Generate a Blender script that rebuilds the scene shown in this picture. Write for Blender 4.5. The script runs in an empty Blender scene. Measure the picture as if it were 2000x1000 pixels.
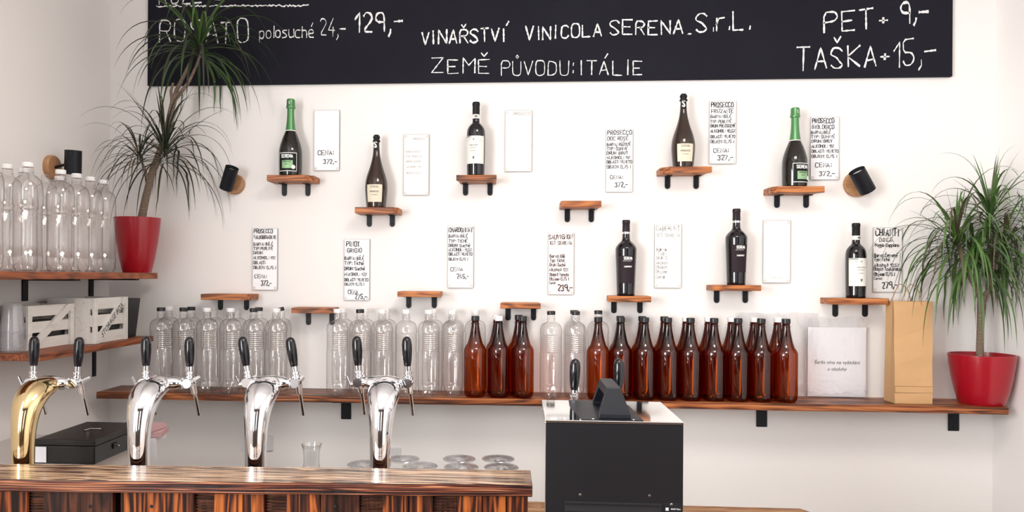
import bpy, bmesh, math, random, unicodedata
from mathutils import Vector, Matrix
R = random.Random(7)
scn = bpy.context.scene
COL = scn.collection
PI = math.pi

# ------------------------------------------------------------------ camera
F, CX, CY = 1500.0, 907.0, 540.0
YAW, ROLL = math.atan2(103.0, F), math.radians(0.344)
CAM = Vector((0, 0, 1.55))
fwd = Vector((-math.sin(YAW), math.cos(YAW), 0))
H = Vector((math.cos(YAW), math.sin(YAW), 0))
Zv = Vector((0, 0, 1))
cr = math.cos(ROLL)*H + math.sin(ROLL)*Zv
cu = -math.sin(ROLL)*H + math.cos(ROLL)*Zv
cd = bpy.data.cameras.new('camera'); cam = bpy.data.objects.new('camera', cd); COL.objects.link(cam)
cd.sensor_width = 36; cd.lens = F*36/2000
cd.shift_x = (1000-CX)/2000; cd.shift_y = (CY-500)/2000
cd.clip_start = .05
m = Matrix((cr, cu, -fwd)).transposed().to_4x4(); m.translation = CAM
cam.matrix_world = m
scn.camera = cam
def ray(px, py): return fwd*F + cr*(px-CX) - cu*(py-CY)
def at(px, py, Y):
    d = ray(px, py); return CAM + d*(Y/d.y)
def atz(px, py, Z):
    d = ray(px, py); return CAM + d*((Z-CAM.z)/d.z)
def atx(px, py, X):
    d = ray(px, py); return CAM + d*(X/d.x)

# ------------------------------------------------------------------ light, world, exposure
w = bpy.data.worlds.new('world'); scn.world = w; w.use_nodes = True
bg = w.node_tree.nodes['Background']; bg.inputs[0].default_value = (.85, .92, 1, 1); bg.inputs[1].default_value = 2.0
def area(name, loc, rot, sx, sy, energy, color):
    l = bpy.data.lights.new(name, 'AREA'); l.shape = 'RECTANGLE'; l.size = sx; l.size_y = sy
    l.energy = energy; l.color = color
    o = bpy.data.objects.new(name, l); COL.objects.link(o); o.location = loc; o.rotation_euler = rot
    return o
area('window_daylight_front_a', (-1.25, -2.63, 1.65), (PI/2, 0, PI), .75, 1.9, 98, (.93, .96, 1))
area('window_daylight_front_b', (.35, -2.63, 1.65), (PI/2, 0, PI), .6, 1.9, 80, (.95, .97, 1))
area('window_daylight_side', (-1.78, -.35, 1.75), (PI/2, 0, -PI/2), 1.9, 1.5, 125, (1, .975, .94))
area('ceiling_lamp_light', (.6, .9, 3.1), (0, 0, 0), .9, .9, 32, (1, .93, .84))
scn.view_settings.view_transform = 'Standard'
scn.view_settings.look = 'None'
scn.view_settings.gamma = 1
scn.view_settings.use_curve_mapping = False
scn.view_settings.exposure = 0.42
cy = scn.cycles
cy.max_bounces = 12; cy.transparent_max_bounces = 40; cy.glossy_bounces = 5; cy.diffuse_bounces = 5
cy.transmission_bounces = 8; cy.caustics_reflective = False; cy.caustics_refractive = False
cy.sample_clamp_indirect = 6

# ------------------------------------------------------------------ materials
def newmat(name):
    m_ = bpy.data.materials.new(name); m_.use_nodes = True
    nt = m_.node_tree
    return m_, nt, nt.nodes['Principled BSDF']
def plain(name, c, rough=.5, metal=0, coat=0, noise=0, nscale=30, bump=0, spec=.5, sheen=0):
    m_, nt, b = newmat(name)
    b.inputs['Base Color'].default_value = (*c, 1); b.inputs['Roughness'].default_value = rough
    b.inputs['Metallic'].default_value = metal; b.inputs['Coat Weight'].default_value = coat
    b.inputs['Coat Roughness'].default_value = .05; b.inputs['Specular IOR Level'].default_value = spec
    tc = nt.nodes.new('ShaderNodeTexCoord'); n = nt.nodes.new('ShaderNodeTexNoise')
    n.inputs['Scale'].default_value = nscale; n.inputs['Detail'].default_value = 5
    nt.links.new(tc.outputs['Object'], n.inputs['Vector'])
    if noise:
        mx = nt.nodes.new('ShaderNodeMix'); mx.data_type = 'RGBA'
        mx.inputs[6].default_value = (*[max(0, v*(1-noise)) for v in c], 1)
        mx.inputs[7].default_value = (*[min(1, v*(1+noise)) for v in c], 1)
        nt.links.new(n.outputs['Fac'], mx.inputs[0]); nt.links.new(mx.outputs[2], b.inputs['Base Color'])
    if bump:
        bp = nt.nodes.new('ShaderNodeBump'); bp.inputs['Strength'].default_value = bump; bp.inputs['Distance'].default_value = .002
        nt.links.new(n.outputs['Fac'], bp.inputs['Height']); nt.links.new(bp.outputs[0], b.inputs['Normal'])
    return m_
def wood(name, stops, axis='X', rough=.35, fine=38, along=1.2, coat=0, bump=.5, dist=1.2, wl=.35, yk=1, spec=.5):
    m_, nt, b = newmat(name); N = nt.nodes; L = nt.links
    tc = N.new('ShaderNodeTexCoord'); oi = N.new('ShaderNodeObjectInfo'); mp = N.new('ShaderNodeMapping')
    s = {'X': (along, fine, fine), 'Y': (fine, along, fine), 'Z': (fine, fine, along)}[axis]
    if yk != 1: s = (s[0], s[1]*yk, s[2])
    b.inputs['Specular IOR Level'].default_value = spec
    mul = N.new('ShaderNodeVectorMath'); mul.operation = 'MULTIPLY_ADD'
    comb = N.new('ShaderNodeCombineXYZ')
    for i in range(3): L.new(oi.outputs['Random'], comb.inputs[i])
    L.new(comb.outputs[0], mul.inputs[0]); mul.inputs[1].default_value = (7, 5, 9)
    L.new(tc.outputs['Object'], mul.inputs[2]); L.new(mul.outputs[0], mp.inputs['Vector'])
    mp.inputs['Scale'].default_value = s
    n1 = N.new('ShaderNodeTexNoise'); n1.inputs['Scale'].default_value = 1; n1.inputs['Detail'].default_value = 6
    n1.inputs['Roughness'].default_value = .62; n1.inputs['Distortion'].default_value = dist
    L.new(mp.outputs[0], n1.inputs['Vector'])
    # broad burnt patches and growth rings
    mp2 = N.new('ShaderNodeMapping'); L.new(mul.outputs[0], mp2.inputs['Vector'])
    mp2.inputs['Scale'].default_value = tuple(v*.28 if v > 5 else v*1.6 for v in s)
    wv = N.new('ShaderNodeTexNoise'); wv.inputs['Scale'].default_value = 1.0; wv.inputs['Detail'].default_value = 2
    L.new(mp2.outputs[0], wv.inputs['Vector'])
    sn = N.new('ShaderNodeMath'); sn.operation = 'MULTIPLY'; sn.inputs[1].default_value = 55
    L.new(wv.outputs['Fac'], sn.inputs[0])
    s2 = N.new('ShaderNodeMath'); s2.operation = 'SINE'; L.new(sn.outputs[0], s2.inputs[0])
    ma = N.new('ShaderNodeMath'); ma.operation = 'MULTIPLY_ADD'; ma.inputs[1].default_value = wl*.3
    L.new(s2.outputs[0], ma.inputs[0]); L.new(n1.outputs['Fac'], ma.inputs[2])
    rp = N.new('ShaderNodeValToRGB'); e = rp.color_ramp.elements
    while len(e) < len(stops): e.new(.5)
    for k, (p, c) in enumerate(stops): e[k].position = p; e[k].color = (*c, 1)
    L.new(ma.outputs[0], rp.inputs[0]); L.new(rp.outputs[0], b.inputs['Base Color'])
    b.inputs['Roughness'].default_value = rough; b.inputs['Coat Weight'].default_value = coat; b.inputs['Coat Roughness'].default_value = .12
    bp = N.new('ShaderNodeBump'); bp.inputs['Strength'].default_value = bump; bp.inputs['Distance'].default_value = .003
    L.new(ma.outputs[0], bp.inputs['Height']); L.new(bp.outputs[0], b.inputs['Normal'])
    return m_
def thin(name, face, edge, spec0=.05, rough=.03, specmul=.9, haze=0, bumpscale=0, bump=0, neck=None):
    """thin clear shell: tinted see-through, mirror-like towards grazing"""
    m_, nt, b = newmat(name); N = nt.nodes; L = nt.links; N.remove(b)
    out = N['Material Output']
    lw = N.new('ShaderNodeLayerWeight'); lw.inputs[0].default_value = .5
    tr = N.new('ShaderNodeBsdfTransparent'); gl = N.new('ShaderNodeBsdfGlossy'); gl.inputs['Roughness'].default_value = rough
    p4 = N.new('ShaderNodeMath'); p4.operation = 'POWER'; p4.inputs[1].default_value = 4.5
    L.new(lw.outputs['Facing'], p4.inputs[0])
    mc = N.new('ShaderNodeMix'); mc.data_type = 'RGBA'; mc.inputs[6].default_value = (*face, 1); mc.inputs[7].default_value = (*edge, 1)
    L.new(p4.outputs[0], mc.inputs[0]); L.new(mc.outputs[2], tr.inputs[0])
    if neck:   # thicker plastic towards the neck
        tc = N.new('ShaderNodeTexCoord'); sp = N.new('ShaderNodeSeparateXYZ'); L.new(tc.outputs['Object'], sp.inputs[0])
        mr = N.new('ShaderNodeMapRange'); mr.inputs[1].default_value = .19; mr.inputs[2].default_value = .25; L.new(sp.outputs[2], mr.inputs[0])
        mn = N.new('ShaderNodeMix'); mn.data_type = 'RGBA'; mn.inputs[7].default_value = (*neck, 1)
        L.new(mr.outputs[0], mn.inputs[0]); L.new(mc.outputs[2], mn.inputs[6]); L.new(mn.outputs[2], tr.inputs[0])
    p5 = N.new('ShaderNodeMath'); p5.operation = 'POWER'; p5.inputs[1].default_value = 5.0; L.new(lw.outputs['Facing'], p5.inputs[0])
    sc = N.new('ShaderNodeMath'); sc.operation = 'MULTIPLY_ADD'; sc.inputs[1].default_value = specmul-spec0; sc.inputs[2].default_value = spec0
    L.new(p5.outputs[0], sc.inputs[0])
    mx = N.new('ShaderNodeMixShader'); L.new(sc.outputs[0], mx.inputs[0]); L.new(tr.outputs[0], mx.inputs[1]); L.new(gl.outputs[0], mx.inputs[2])
    last = mx
    if haze:
        df = N.new('ShaderNodeBsdfDiffuse'); df.inputs[0].default_value = (.9, .9, .92, 1)
        m2 = N.new('ShaderNodeMixShader'); m2.inputs[0].default_value = haze
        L.new(mx.outputs[0], m2.inputs[1]); L.new(df.outputs[0], m2.inputs[2]); last = m2
    if bump:
        tc = N.new('ShaderNodeTexCoord'); n = N.new('ShaderNodeTexNoise'); n.inputs['Scale'].default_value = bumpscale; n.inputs['Detail'].default_value = 3
        L.new(tc.outputs['Object'], n.inputs['Vector']); bp = N.new('ShaderNodeBump'); bp.inputs['Strength'].default_value = bump
        bp.inputs['Distance'].default_value = .01; L.new(n.outputs['Fac'], bp.inputs['Height']); L.new(bp.outputs[0], gl.inputs['Normal'])
    L.new(last.outputs[0], out.inputs[0])
    return m_

M = {}
M['wall'] = plain('white_wall_paint', (.86, .84, .83), .85, noise=.015, nscale=3, bump=.08, spec=.2)
M['floor'] = plain('floor_concrete', (.10, .055, .032), .45, noise=.3, nscale=4)
M['board'] = plain('blackboard_paint', (.0125, .0125, .019), .7, noise=.35, nscale=2.2, spec=.10)
M['chalk'] = plain('chalk', (.84, .86, .88), .95, noise=.35, nscale=180)
M['ink'] = plain('marker_ink', (.015, .015, .018), .7)
M['ink_brown'] = plain('marker_ink_brown', (.09, .035, .02), .7)
M['ink_faded'] = plain('marker_ink_faded', (.48, .47, .46), .8)
M['ink_pale'] = plain('marker_ink_pale', (.55, .54, .53), .8)
M['card'] = plain('white_card', (.86, .86, .89), .4)
M['card_clear'] = plain('clear_card', (.82, .80, .80), .4)
M['edge'] = plain('card_edge', (.33, .33, .34), .4)
M['disc'] = plain('sticker_disc', (.66, .63, .58), .5)
M['metal_black'] = plain('black_powder_coat', (.007, .008, .012), .45, spec=.25)
M['shelf'] = wood('burnt_shelf_wood', [(.25, (.035, .011, .005)), (.42, (.20, .058, .016)), (.55, (.40, .125, .032)), (.75, (.55, .21, .06))], 'X', .5, 55, 1.3, 0)
M['shelf_y'] = wood('reddish_shelf_wood', [(.25, (.05, .016, .007)), (.42, (.20, .052, .018)), (.6, (.32, .085, .026)), (.8, (.42, .14, .04))], 'Y', .5, 45, 1.3, 0)
M['long'] = wood('long_shelf_burnt_wood', [(.28, (.02, .008, .004)), (.42, (.10, .026, .009)), (.53, (.27, .078, .022)), (.7, (.46, .17, .055))], 'X', .42, 90, .9, .05, wl=.28, dist=.3, yk=.2, spec=.35)
M['ledge'] = wood('charred_counter_wood', [(.40, (.007, .003, .003)), (.475, (.035, .008, .006)), (.52, (.13, .03, .015)), (.60, (.40, .17, .085))], 'X', .4, 250, .7, .0, bump=.4, wl=.22, dist=.1, yk=.06, spec=.25)
M['ledge_top'] = wood('sheen_lightened_counter_wood', [(.36, (.02, .008, .005)), (.44, (.16, .062, .028)), (.50, (.50, .29, .16)), (.66, (.72, .50, .32))], 'X', .24, 110, 1.0, .8, bump=.5, wl=.6, dist=.6)  # same board, bright glossy reflection on its top painted in as lighter stops
M['plank'] = wood('charred_plank_wood', [(.32, (.008, .003, .002)), (.46, (.055, .013, .006)), (.56, (.19, .045, .011)), (.74, (.42, .12, .025))], 'Z', .5, 75, 1.0, 0, bump=.6, wl=.45, dist=.5, spec=.2)
M['plank_dark'] = wood('dark_charred_plank_wood', [(.3, (.010, .005, .004)), (.5, (.045, .015, .009)), (.75, (.12, .04, .02))], 'Z', .4, 55, 1.3, .2, bump=.5, wl=.4, spec=.15)
M['block'] = wood('charred_block_wood', [(.3, (.008, .004, .003)), (.5, (.05, .018, .01)), (.75, (.13, .045, .02))], 'X', .5, 90, 2.0, 0, bump=1, spec=.15)
M['worktop'] = wood('oiled_pine_worktop', [(.3, (.20, .09, .04)), (.48, (.36, .18, .08)), (.7, (.50, .29, .14))], 'X', .35, 50, 1.6, .15)
M['lamp_wood'] = wood('lamp_disc_wood', [(.3, (.36, .17, .08)), (.5, (.44, .23, .11)), (.75, (.48, .27, .13))], 'X', .5, 60, 4, 0, bump=.2)
M['pet'] = thin('clear_plastic', (.975, .968, .966), (.28, .27, .27), .105, .035, .6)
M['pet_rib'] = M['pet']
M['amber'] = thin('amber_plastic', (.67, .245, .040), (.05, .004, .001), .07, .04, .5, neck=(.26, .075, .05))
M['glass'] = thin('clear_glass', (.975, .98, .985), (.35, .37, .40), .13, .02, .9)
M['sleeve'] = thin('crinkled_clear_film', (.97, .97, .975), (.75, .75, .77), .06, .10, .5, haze=.03, bumpscale=26, bump=1.0)
M['cup'] = thin('frosted_cup_plastic', (.93, .93, .94), (.55, .55, .56), .06, .12, .5, haze=.13)
M['cap_w'] = plain('white_cap', (.86, .86, .87), .4)
M['cap_k'] = plain('black_cap', (.014, .014, .017), .35)
M['bottle_green'] = plain('dark_green_glass', (.006, .0045, .003), .05, coat=.25)
M['bottle_brown'] = plain('dark_brown_glass', (.026, .012, .008), .07, coat=.25)
M['bottle_black'] = plain('black_wine_glass', (.004, .003, .006), .05, coat=.25)
M['foil_green'] = plain('green_foil', (.10, .27, .11), .32, metal=.55)
M['foil_black'] = plain('black_capsule', (.009, .0085, .010), .5, spec=.25)
M['foil_plum'] = plain('plum_capsule', (.022, .015, .020), .45, spec=.25)
M['label_white'] = plain('white_wine_label', (.80, .79, .74), .6)
M['label_cream'] = plain('cream_wine_label', (.72, .66, .52), .6)
M['label_dark'] = plain('plum_wine_label', (.022, .013, .018), .6, spec=.2)
M['label_black'] = plain('black_wine_label', (.005, .007, .0065), .4, spec=.2)
M['label_green'] = plain('green_wine_label', (.30, .50, .28), .5, metal=.3)
M['print_white'] = plain('white_print', (.82, .84, .83), .6)
M['print_grey'] = plain('grey_print', (.16, .15, .15), .6)
M['chrome'] = plain('chrome', (.80, .81, .84), .06, metal=1)
M['gold'] = plain('brass', (.80, .62, .34), .09, metal=1)
M['lever'] = plain('black_gloss_lever', (.005, .005, .008), .12)
M['pot'] = plain('red_glazed_pot', (.33, .003, .013), .28, coat=.1)
M['soil'] = plain('potting_soil', (.03, .02, .014), .95, bump=1, nscale=120)
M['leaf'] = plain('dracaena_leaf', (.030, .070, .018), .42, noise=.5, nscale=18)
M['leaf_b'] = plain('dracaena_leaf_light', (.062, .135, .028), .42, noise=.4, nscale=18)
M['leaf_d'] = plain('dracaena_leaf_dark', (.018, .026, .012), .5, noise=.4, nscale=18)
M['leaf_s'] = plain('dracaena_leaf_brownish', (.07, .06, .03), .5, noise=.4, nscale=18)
def trunkmat():
    m_, nt, b = newmat('ringed_trunk'); N = nt.nodes; L = nt.links
    tc = N.new('ShaderNodeTexCoord'); wv = N.new('ShaderNodeTexWave'); wv.bands_direction = 'Z'; wv.inputs['Scale'].default_value = 60
    wv.inputs['Distortion'].default_value = 5; wv.inputs['Detail'].default_value = 3; wv.inputs['Detail Scale'].default_value = 2
    L.new(tc.outputs['Object'], wv.inputs['Vector']); rp = N.new('ShaderNodeValToRGB')
    rp.color_ramp.elements[0].color = (.20, .14, .10, 1); rp.color_ramp.elements[1].color = (.38, .29, .22, 1)
    L.new(wv.outputs['Fac'], rp.inputs[0]); L.new(rp.outputs[0], b.inputs['Base Color']); b.inputs['Roughness'].default_value = .8
    bp = N.new('ShaderNodeBump'); bp.inputs['Distance'].default_value = .003; L.new(wv.outputs['Fac'], bp.inputs['Height']); L.new(bp.outputs[0], b.inputs['Normal'])
    return m_
M['trunk'] = trunkmat()
M['kraft'] = plain('kraft_paper', (.56, .34, .165), .75, noise=.10, nscale=9, bump=.5)
M['kraft_side'] = plain('kraft_paper_handle', (.36, .22, .12), .8)
M['paper'] = plain('white_paper', (.80, .80, .84), .7)
M['pink'] = plain('pink_paper', (.58, .36, .38), .7)
M['crate'] = wood('whitewashed_wood', [(.2, (.48, .45, .42)), (.42, (.70, .68, .65)), (.7, (.76, .74, .72))], 'Y', .7, 70, 1.5, 0, bump=.3, wl=.1, dist=.5)
M['black_box'] = plain('black_plastic', (.010, .010, .012), .45)
M['cash'] = plain('black_steel_box', (.007, .007, .008), .3)
M['cooler'] = plain('dark_grey_steel', (.008, .0075, .0095), .4, noise=.2, nscale=5, spec=.25)
M['cooler_strip'] = plain('dark_grey_strip', (.007, .008, .012), .45, spec=.3)
M['steel'] = plain('polished_steel', (.80, .81, .80), .05, metal=1)
M['white_gloss'] = plain('pale_cabinet_paint', (.62, .58, .55), .5)
M['socket'] = plain('socket_plastic', (.70, .69, .70), .4)
M['wall_dark'] = plain('dark_brown_wall', (.05, .028, .020), .8, noise=.1, nscale=2)
M['frame'] = plain('window_frame_white', (.8, .8, .8), .4)
M['lampglow'] = plain('lamp_inner_white', (.75, .75, .72), .5)

# ------------------------------------------------------------------ mesh helpers
class MB:
    def __init__(s): s.v = []; s.f = []; s.m = []; s.mi = 0
    def add(s, vs, fs):
        o = len(s.v); s.v += [tuple(v) for v in vs]
        for f in fs: s.f.append(tuple(i+o for i in f)); s.m.append(s.mi)
        return s
    def box(s, x0, y0, z0, x1, y1, z1):
        return s.add([(x0,y0,z0),(x1,y0,z0),(x1,y1,z0),(x0,y1,z0),(x0,y0,z1),(x1,y0,z1),(x1,y1,z1),(x0,y1,z1)],
                     [(0,3,2,1),(4,5,6,7),(0,1,5,4),(1,2,6,5),(2,3,7,6),(3,0,4,7)])
    def prism(s, poly, z0, z1):
        n = len(poly)
        return s.add([(x,y,z0) for x,y in poly]+[(x,y,z1) for x,y in poly],
                     [tuple(range(n))[::-1], tuple(range(n,2*n))]+[(i,(i+1)%n,(i+1)%n+n,i+n) for i in range(n)])
    def lathe(s, prof, seg=28, mod=None, c=(0,0,0), cap0=True, cap1=True, a0=0, a1=2*PI):
        full = abs(a1-a0-2*PI) < 1e-6; n = seg if full else seg+1
        vs = []
        for k, (r, z) in enumerate(prof):
            for i in range(n):
                a = a0+(a1-a0)*i/seg
                rr = r*(mod(a, k, z) if mod else 1)
                vs.append((c[0]+rr*math.cos(a), c[1]+rr*math.sin(a), c[2]+z))
        fs = []
        for k in range(len(prof)-1):
            for i in range(seg):
                j = (i+1) % n
                fs.append((k*n+i, k*n+j, (k+1)*n+j, (k+1)*n+i))
        if full and cap0: fs.append(tuple(range(n))[::-1])
        if full and cap1: fs.append(tuple(range((len(prof)-1)*n, len(prof)*n)))
        return s.add(vs, fs)
    def tube(s, path, rad, seg=12, caps=True, sx=None):
        """tube along path; rad float or list; sx list of half widths along X (elliptic)"""
        path = [Vector(p) for p in path]; n = len(path)
        if not isinstance(rad, (list, tuple)): rad = [rad]*n
        vs = []; up = None
        for k, p in enumerate(path):
            t = (path[min(k+1, n-1)]-path[max(k-1, 0)]).normalized()
            if up is None:
                up = Vector((1,0,0)) if abs(t.x) < .9 else Vector((0,0,1))
            u = (up - t*up.dot(t)).normalized(); up = u; v = t.cross(u)
            for i in range(seg):
                a = 2*PI*i/seg
                ru = sx[k] if sx else rad[k]
                vs.append(p+u*(ru*math.cos(a))+v*(rad[k]*math.sin(a)))
        fs = [(k*seg+i, k*seg+(i+1)%seg, (k+1)*seg+(i+1)%seg, (k+1)*seg+i) for k in range(n-1) for i in range(seg)]
        if caps: fs += [tuple(range(seg))[::-1], tuple(range((n-1)*seg, n*seg))]
        return s.add(vs, fs)
    def mesh(s, name, mats, smooth=False):
        me = bpy.data.meshes.new(name); me.from_pydata(s.v, [], s.f)
        if not isinstance(mats, (list, tuple)): mats = [mats]
        for q in mats: me.materials.append(M[q])
        if len(mats) > 1:
            for p, i in zip(me.polygons, s.m): p.material_index = i
        if smooth:
            me.polygons.foreach_set('use_smooth', [True]*len(me.polygons))
            bm = bmesh.new(); bm.from_mesh(me)
            for e in bm.edges:
                if len(e.link_faces) == 2 and e.calc_face_angle(0) > .75: e.smooth = False
            bm.normal_update(); bm.to_mesh(me); bm.free()
        me.update(); return me
    def build(s, name, mats, parent=None, smooth=False, loc=(0,0,0), bevel=0, rot=None):
        o = bpy.data.objects.new(name, s.mesh(name, mats, smooth)); COL.objects.link(o)
        o.location = loc
        if rot: o.rotation_euler = rot
        if parent: o.parent = parent
        if bevel:
            md = o.modifiers.new('bevel', 'BEVEL'); md.width = bevel; md.segments = 2; md.limit_method = 'ANGLE'
        return o
def tag(o, label, cat, group=None):
    o['label'] = label; o['category'] = cat
    if group: o['group'] = group
    return o
def thing(name, label, cat, loc, rz=0, group=None):
    o = bpy.data.objects.new(name, None); COL.objects.link(o); o.empty_display_size = .05
    o.location = loc; o.rotation_euler = (0, 0, rz)
    return tag(o, label, cat, group)
def struct(o): o['kind'] = 'structure'; return o
def dup(root, loc, rz, label, group=None):
    r = root.copy(); COL.objects.link(r); r.location = loc; r.rotation_euler = (0, 0, rz); r['label'] = label
    if group: r['group'] = group
    for ch in list(root.children):
        c = ch.copy(); COL.objects.link(c); c.parent = r
        for g in list(ch.children):
            d = g.copy(); COL.objects.link(d); d.parent = c
    return r

# ------------------------------------------------------------------ stroke lettering
G = {'A':'022842 1434','B':'02083847363505 3544433202','C':'4738180703123243','D':'02082847432202','E':'48080242 0535','F':'480802 0535',
'G':'47381807031232434525','H':'0208 4248 0545','I':'1218','J':'3833221203','K':'0208 480542','L':'080242','M':'0208254842','N':'02084248',
'O':'18070312324347381 8'.replace(' ',''),'P':'02083847463505','Q':'180703123243473818 2442','R':'02083847463505 2542','S':'4738180706253443321203',
'T':'0848 2822','U':'080312324348','V':'082248','W':'0812253248','X':'0248 0842','Y':'082548 2522','Z':'08480242',
'0':'180703123243473818','1':'062822','2':'07183847460242','3':'0718384736253544433212 03'.replace(' ',''),'4':'380444 3532','5':'4808053544433212 03'.replace(' ',''),
'6':'4738180703123243443505','7':'084812','8':'18070615354443321203041535464738 18'.replace(' ',''),'9':'453515060718384742',
',':'131201','.':'1213','-':'0545',':':'1314 1617','+':'0545 2327','%':'0248 0708 4243','/':'0248',';':'131201 1617',"'":'2729','·':'1415',
'a':'4616050312324246 4642','b':'0802324345361605','c':'461605031242','d':'4842 46160503123243','e':'044445361605031242','f':'382722 0636',
'g':'46160504133345 4641301001','h':'0802 0516364542','i':'1612 1819','j':'262110 2829','k':'0802 460442','l':'1812','m':'0602 05162522 25364542',
'n':'0602 0516364542','o':'160503123243453616','p':'0600 0516364543321203','r':'0602 041636','s':'46160534433202','t':'18132232 0636','u':'0603123243 4642',
'v':'062246','w':'0612243246','x':'0246 0642','y':'0623 4610','z':'06460242',' ':''}
ROUND = set('BCDGJOPQRSU0235689abcdeghmnopsu')
NARROW = {'I':3.6,'1':3.6,'i':2.2,'l':2.2,'.':2.0,',':2.4,':':2.4,';':2.4,"'":2.0,'·':2.2,' ':3.2,'t':4,'r':4.4,'f':4.4}
def chaikin(p):
    q = [p[0]]
    for a, b in zip(p, p[1:]):
        q += [(a[0]*.78+b[0]*.22, a[1]*.78+b[1]*.22), (a[0]*.22+b[0]*.78, a[1]*.22+b[1]*.78)]
    return q+[p[-1]]
def strokes(text, jit=.18):
    """polylines with cap height 1; returns (polylines, width)"""
    out = []; x = 0
    for ch in unicodedata.normalize('NFD', text):
        if ch in ('\u0301', '\u030c', '\u030a'):
            cx = lastx; b = 9.0 if lastcap else 7.6
            pl = {'\u0301': [(2.2, b), (3.4, b+1.8)], '\u030c': [(1, b+1.4), (2, b), (3.2, b+1.6)],
                  '\u030a': [(1.4, b+.7), (2, b), (2.7, b+.7), (2, b+1.4), (1.4, b+.7)]}[ch]
            out.append([((cx+a)/6, (c-2)/6) for a, c in pl]); continue
        g = G.get(ch, G.get(ch.upper(), ''))
        jx, jy, sc_ = R.uniform(-jit, jit), R.uniform(-jit, jit), R.uniform(.93, 1.05)
        for pl in g.split():
            pts = [(int(pl[i]), int(pl[i+1])) for i in range(0, len(pl)-1, 2)]
            pts = [(a*sc_+R.uniform(-jit, jit)*.7+jx, (b-2)*sc_+R.uniform(-jit, jit)*.7+jy) for a, b in pts]
            if ch in ROUND and len(pts) > 2: pts = chaikin(pts)
            out.append([((x+a)/6, b/6) for a, b in pts])
        lastx = x; lastcap = ch.isupper(); x += NARROW.get(ch, 5.6)
    return out, x/6
def ribbons(mb, pls, mapper, wd, wob=.25):
    """flat strokes; wd in text units; mapper(u,v)->point"""
    for pl in pls:
        n = len(pl); L_, R_ = [], []
        for k in range(n):
            a = pl[max(k-1, 0)]; b = pl[min(k+1, n-1)]
            dx, dy = b[0]-a[0], b[1]-a[1]; l = math.hypot(dx, dy) or 1
            h = wd/2*(1+R.uniform(-wob, wob)); nx, ny = -dy/l*h, dx/l*h
            ex, ey = (dx/l*wd*.3, dy/l*wd*.3) if k in (0, n-1) else (0, 0)
            if k == 0: ex, ey = -ex, -ey
            L_.append(mapper(pl[k][0]+nx+ex, pl[k][1]+ny+ey)); R_.append(mapper(pl[k][0]-nx+ex, pl[k][1]-ny+ey))
        mb.add(L_+R_, [(i, i+n, i+1+n, i+1) for i in range(n-1)])
def subdiv(pls, step):
    out = []
    for pl in pls:
        q = [pl[0]]
        for a, b in zip(pl, pl[1:]):
            k = max(1, int(math.hypot(b[0]-a[0], b[1]-a[1])/step))
            q += [(a[0]+(b[0]-a[0])*i/k, a[1]+(b[1]-a[1])*i/k) for i in range(1, k+1)]
        out.append(q)
    return out
def font_mesh(name, text, size, mat, parent, loc, rot, shear=0, ext=0):
    cu_ = bpy.data.curves.new(name, 'FONT'); cu_.body = text; cu_.size = size; cu_.shear = shear; cu_.extrude = ext
    cu_.align_x = 'CENTER'; cu_.align_y = 'CENTER'; cu_.resolution_u = 2
    tmp = bpy.data.objects.new('tmp', cu_); COL.objects.link(tmp)
    bpy.context.view_layer.update()
    me = bpy.data.meshes.new_from_object(tmp.evaluated_get(bpy.context.evaluated_depsgraph_get()))
    bpy.data.objects.remove(tmp); me.name = name; me.materials.clear(); me.materials.append(M[mat])
    o = bpy.data.objects.new(name, me); COL.objects.link(o); o.parent = parent; o.location = loc; o.rotation_euler = rot
    return o

# ------------------------------------------------------------------ room
D = 3.2
XL = at(213, 540, D).x; XR = at(1941, 540, D).x
YF, CEIL = -2.6, 3.2
struct(MB().box(XL-.1, D, 0, XR+.1, D+.1, CEIL).build('wall_back', 'wall'))
struct(MB().box(XR, YF, 0, XR+.1, D, CEIL).build('wall_right', 'wall'))
mb = MB()   # left wall with the side window opening
y0, y1, z0, z1 = -1.35, .65, .95, 2.55
mb.box(XL-.1, YF, 0, XL, y0, CEIL).box(XL-.1, y1, 0, XL, D, CEIL).box(XL-.1, y0, 0, XL, y1, z0).box(XL-.1, y0, z1, XL, y1, CEIL)
struct(mb.build('wall_left', 'wall'))
mb = MB()   # front wall with two openings
xs = [XL-.1, -1.63, -.87, .05, .65, XR+.1]; z0, z1 = .65, 2.65
for a, b in ((0, 1), (2, 3), (4, 5)): mb.box(xs[a], YF-.1, 0, xs[b], YF, CEIL)
for a, b in ((1, 2), (3, 4)): mb.box(xs[a], YF-.1, 0, xs[b], YF, z0).box(xs[a], YF-.1, z1, xs[b], YF, CEIL)
struct(mb.build('wall_front', 'wall_dark'))
for k, (a, b) in enumerate(((-1.63, -.87), (.05, .65))):
    mb = MB(); t = .05; c = (a+b)/2
    mb.box(a, YF-.06, z0, a+t, YF-.01, z1).box(b-t, YF-.06, z0, b, YF-.01, z1)
    mb.box(a, YF-.06, z0, b, YF-.01, z0+t).box(a, YF-.06, z1-t, b, YF-.01, z1)
    struct(mb.build('window_%d' % (k+1), 'frame'))
struct(MB().box(XL-.1, YF-.1, -.1, XR+.1, D+.1, 0).build('floor', 'floor'))
struct(MB().box(XL-.1, YF-.1, CEIL, XR+.1, D+.1, CEIL+.1).build('ceiling', 'wall'))

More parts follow.
